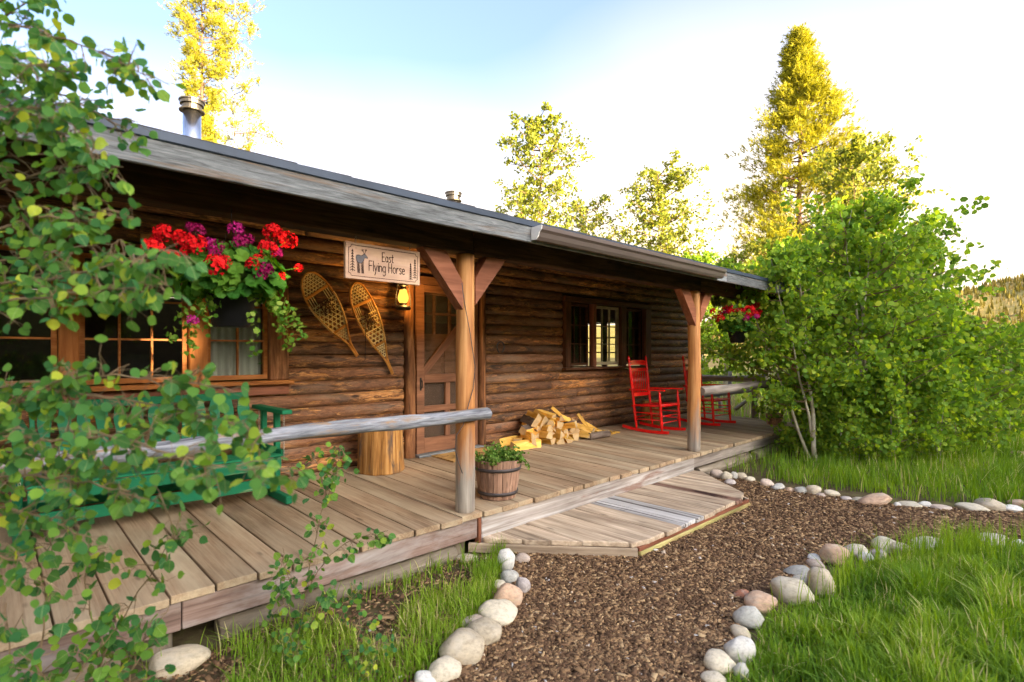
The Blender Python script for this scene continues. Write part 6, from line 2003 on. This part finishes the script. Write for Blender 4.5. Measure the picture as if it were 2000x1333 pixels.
# ragged hole cut in the boughs to put low sun on the left window
A3 = np.array(V).reshape(-1, 3, 3)
bary = np.array([(a / 4, b / 4, 1 - a / 4 - b / 4) for a in range(5) for b in range(5 - a)])
pts_ = np.einsum('kb,nbc->nkc', bary, A3)
tk_ = (pts_[:, :, 1] - WY) / SUN_VEC.y
hx_ = pts_[:, :, 0] - SUN_VEC.x * tk_; hz_ = pts_[:, :, 2] - SUN_VEC.z * tk_
hole = (((np.abs(hx_ - 1.42) < .50) & (hz_ > 1.34 + .08 * np.sin(hx_ * 5)) & (hz_ < 1.85 - .42 * np.clip((hx_ - 1.2) / .6, 0, 1)))).mean(axis=1) > .2
V = A3[~hole].reshape(-1, 3)
n = len(V) // 3
me = np_mesh('shade_conifers', np.array(V), np.arange(n * 3), np.arange(n) * 3, np.full(n, 3), M['darkneedle'], False, {'tint': fr_.uniform(0, 1, n * 3)})
tag(ob('shade_conifers', me), 'unseen dark conifers added behind the camera to shade the yard', 'forest', None, 'stuff')


# ------------------------------------------------------------------ aspen in the left foreground
def leaf_shape(r):
    """near-round aspen leaf folded along the midrib, stalk at the origin, tip along +X"""
    half = [(.03, .0), (.05, .26), (.22, .46), (.48, .52), (.74, .40), (.92, .16)]
    vs, fs = [], []
    mid = [(0, 0, 0), (.33, 0, .0), (.66, 0, -.02), (1.06, 0, -.08)]
    vs += [(x * r, y, z * r) for x, y, z in mid]
    for s in (1, -1):
        o_ = len(vs)
        vs += [(x * r, s * y * r, (.10 * y + .02 * math.sin(x * 7)) * r) for x, y in half[1:]]
        a = list(range(o_, o_ + 5))
        f = [(0, 1, a[1], a[0]), (1, 2, a[3], a[2]), (1, a[2], a[1]), (2, 3, a[4], a[3])]
        fs += [q if s < 0 else q[::-1] for q in f]
    return vs, fs
LV, LF = leaf_shape(1.0)
LVa = np.array(LV)
leaf_meshes = []
for k in range(4):
    vs = [(x, y, z + .05 * math.sin(k * 2 + x * 3)) for x, y, z in LV]
    leaf_meshes.append(make_mesh('leaf', vs, LF, M['aspenleaf_one'], True))


def leafy(tre, leaves, seed, n_single=300):
    """the nearest leaves one by one, the rest together"""
    rr = np.random.default_rng(seed)
    leaves = sorted(leaves, key=lambda l: (l[0].x * FW[0] + l[0].y * FW[1]) / l[2])
    for i, (p, d, s) in enumerate(leaves[:n_single]):
        m = leaf_matrix(p, d, s, rr)
        ob('leaf', leaf_meshes[i % 4], tre, m)
    V, L, S, T = [], [], [], []
    tints = []
    n0 = 0
    for (p, d, s) in leaves[n_single:]:
        m = leaf_matrix(p, d, s, rr)
        A = np.array(m)
        V.append(LVa @ A[:3, :3].T + A[:3, 3])
        for f in LF:
            S.append(len(L)); T.append(len(f)); L.extend(i + n0 for i in f)
        n0 += len(LV)
        tints.append(rr.uniform(0, .9) if rr.uniform() > .05 else 1.0)
    if V:
        me = np_mesh('foliage', np.concatenate(V), L, S, T, M['aspenleaf'], True, {'tint': np.repeat(np.array(tints), len(LV))})
        o = ob('foliage', me, tre); o['kind'] = 'stuff'


def leaf_matrix(p, d, s, rr):
    x = (Vector(d) + Vector(rr.normal(size=3)) * .45 + Vector((0, 0, -.45))).normalized()
    nrm = Vector((-FW[0] * .7, -FW[1] * .7, .35)) + Vector(rr.normal(size=3)) * .5
    z = (nrm - x * nrm.dot(x))
    z = z.normalized() if z.length > 1e-4 else x.orthogonal().normalized()
    y = z.cross(x)
    m = (Matrix((x, y, z)).transposed() * s).to_4x4()
    m.translation = p
    return m


def branchy(tre, paths, seed, twigs_per_m, leaf_s, per_twig, twig_len=(.07, .20), rad=.006, taper=1.0):
    rr = np.random.default_rng(seed)
    st = MB(); leaves = []
    for path in paths:
        pts = [P(a, b, d=c) for a, b, c in path]
        fine = []
        for i in range(len(pts) - 1):
            for k in range(5):
                t = k / 5
                p0, p1, p2, p3 = pts[max(i - 1, 0)], pts[i], pts[i + 1], pts[min(i + 2, len(pts) - 1)]
                fine.append(.5 * ((2 * p1) + (p2 - p0) * t + (2 * p0 - 5 * p1 + 4 * p2 - p3) * t * t + (3 * p1 - p0 - 3 * p2 + p3) * t ** 3))
        fine.append(pts[-1])
        n = len(fine)
        fine = [q + Vector(rr.normal(size=3)) * .004 for q in fine]
        st.tube(fine, [rad * (1 - .75 * i / n) for i in range(n)], 6, cap=False)
        length = sum((fine[i + 1] - fine[i]).length for i in range(n - 1))
        for j in range(int(length * twigs_per_m)):
            u = rr.uniform(.06, 1) ** taper * (n - 1.001); i0 = int(u)
            p = fine[i0].lerp(fine[i0 + 1], u - i0)
            tang = (fine[i0 + 1] - fine[i0]).normalized()
            d = (tang * .5 + Vector(rr.normal(size=3)) * .75 + Vector((0, 0, .05))).normalized()
            L = rr.uniform(*twig_len)
            q1 = p + d * L * .5; q2 = p + d * L + Vector((0, 0, -.15 * L))
            st.tube([p, q1, q2], [.0022, .0016, .001], 4, cap=False)
            for k in range(int(rr.integers(per_twig[0], per_twig[1] + 1))):
                t = rr.uniform(.25, 1.0)
                b0 = p.lerp(q2, t)
                pd = (Vector(rr.normal(size=3)) * .8 + d * .4 + Vector((0, 0, -.5))).normalized()
                pe = b0 + pd * rr.uniform(.02, .045)
                st.tube([b0, pe], [.0009, .0007], 3, cap=False)
                leaves.append((pe, pd, leaf_s * rr.uniform(.62, 1.2)))
    st.build('branches', M['twig'], tre, False, None, 'stuff')
    return leaves


fa = thing('aspen_tree', 'out of focus aspen whose round leaves fill the left foreground', 'tree', (-.25, 2.75, 0))
m = MB(); m.tube([(-.25, 2.75, -.05), (-.24, 2.70, .8), (-.20, 2.62, 1.6), (-.16, 2.52, 2.4), (-.20, 2.45, 3.2)], [.034, .030, .025, .018, .008], 9); m.build('trunk', M['aspenbark'], fa, True)
paths = [
    [(-90, 40, 1.75), (40, 50, 1.65), (150, 85, 1.6), (280, 140, 1.55)],
    [(-90, 160, 1.8), (60, 165, 1.75), (150, 200, 1.7), (230, 245, 1.65)],
    [(-90, 90, 1.7), (30, 20, 1.7), (110, -20, 1.7)],
    [(-90, 120, 1.6), (20, 110, 1.55), (90, 130, 1.5), (150, 150, 1.5)],
    [(-90, 210, 1.65), (10, 215, 1.6), (80, 215, 1.55), (140, 225, 1.5)],
    [(-90, 1080, 1.7), (20, 1090, 1.65), (90, 1130, 1.6)],
    [(-90, 20, 1.6), (0, 0, 1.6), (60, -30, 1.6)],
    [(-90, 300, 1.7), (60, 250, 1.6), (130, 262, 1.55), (185, 268, 1.5)],
    [(-90, 400, 1.75), (50, 345, 1.65), (140, 335, 1.6), (205, 330, 1.55)],
    [(-90, 480, 1.7), (60, 430, 1.6), (140, 420, 1.55), (215, 408, 1.5)],
    [(-90, 600, 1.65), (70, 582, 1.55), (200, 566, 1.5), (330, 560, 1.45)],
    [(-90, 560, 1.7), (90, 545, 1.6), (220, 520, 1.5), (345, 480, 1.42)],
    [(-90, 760, 1.7), (80, 745, 1.6), (230, 735, 1.55), (400, 752, 1.5)],
    [(-90, 830, 1.7), (60, 770, 1.65), (240, 780, 1.6), (420, 820, 1.55), (520, 850, 1.5)],
    [(-90, 850, 1.65), (60, 858, 1.55), (240, 858, 1.5), (340, 890, 1.45), (450, 915, 1.42), (552, 915, 1.4)],
    [(-90, 930, 1.7), (70, 930, 1.6), (200, 950, 1.55), (330, 990, 1.5)],
    [(-90, 980, 1.7), (50, 1000, 1.65), (150, 1040, 1.6)],
    [(-90, 520, 1.9), (60, 500, 1.85), (180, 480, 1.8), (240, 470, 1.8)],
    [(-90, 880, 1.9), (80, 890, 1.85), (200, 905, 1.8)],
]
leafy(fa, branchy(fa, paths, 5, 40, .0315, (4, 7), (.03, .10), .0045, 1.45), 6, 300)

# shoots of young aspen against the porch at the bottom left
sh = thing('aspen_shoots', 'young aspen shoots with dark round leaves at the lower left corner', 'shrub', G(160, 1420))
shp = [[(60, 1400, 2.0), (80, 1250, 2.0), (100, 1120, 1.95), (90, 1010, 1.9)], [(180, 1380, 2.1), (215, 1250, 2.1), (290, 1130, 2.05), (345, 1040, 2.0)], [(200, 1400, 2.1), (190, 1280, 2.1), (170, 1150, 2.05), (175, 1060, 2.05)],
       [(250, 1400, 2.1), (260, 1300, 2.1), (290, 1240, 2.05), (330, 1190, 2.05)], [(40, 1420, 1.9), (20, 1300, 1.9), (10, 1180, 1.9)], [(120, 1420, 2.0), (150, 1320, 2.0), (230, 1230, 2.0)], [(100, 1430, 1.9), (90, 1340, 1.9), (60, 1270, 1.85)], [(200, 1430, 1.95), (240, 1350, 1.95), (300, 1320, 1.95)]]
leafy(sh, branchy(sh, shp, 15, 22, .040, (3, 6), (.04, .13), .004), 16, 120)
# thin sapling in front of the porch floor
sp_ = thing('aspen_sapling', 'slender bright green aspen sapling in front of the porch boards', 'sapling', G(585, 1245))
spp = [[(582, 1262, 2.95), (600, 1130, 2.9), (630, 1000, 2.85), (655, 930, 2.85), (668, 870, 2.85)], [(600, 1150, 2.9), (640, 1090, 2.85), (700, 1050, 2.8), (745, 1045, 2.8)], [(596, 1170, 2.9), (560, 1120, 2.85), (555, 1070, 2.85)], [(590, 1250, 2.95), (620, 1190, 2.9), (650, 1150, 2.85)], [(585, 1255, 2.95), (560, 1190, 2.95), (540, 1150, 2.9)], [(640, 980, 2.85), (625, 920, 2.85), (605, 890, 2.85)]]
leafy(sp_, branchy(sp_, spp, 25, 26, .034, (3, 6), (.03, .10), .003), 26, 150)
# low weeds in the patch
wd = thing('weed_clump', 'low leafy weeds in the patch left of the stone row', 'weeds', G(720, 1260))
wpp = [[(690, 1330, 2.6), (695, 1270, 2.6), (705, 1215, 2.6)], [(720, 1325, 2.6), (735, 1280, 2.6), (745, 1250, 2.6)], [(670, 1210, 3.0), (680, 1180, 3.0), (690, 1150, 3.0)], [(580, 1300, 2.7), (575, 1260, 2.7), (560, 1230, 2.7)]]
leafy(wd, branchy(wd, wpp, 35, 40, .030, (3, 6), (.03, .08), .0025), 36, 60)
# dry twigs lying on the ground
for i, (a, b_) in enumerate((((520, 1330), (640, 1250)), ((560, 1310), (760, 1300)), ((640, 1290), (800, 1265)), ((430, 1333), (510, 1240)))):
    pa, pb = G(*a), G(*b_)
    o = log_piece('dry_twig', (pa.x, pa.y, .012), (pb.x, pb.y, .03), .007, .004, M['twig'], None, nseg=8, n=6, bump=.004)
    tag(o, ['dry brown twig slanting through the weeds below the sapling', 'longest dry twig lying flat in the weedy patch', 'dry twig lying nearest the stone row', 'dry twig leaning up by the left footing stone'][i], 'twig', 'dry twigs in the weedy patch')
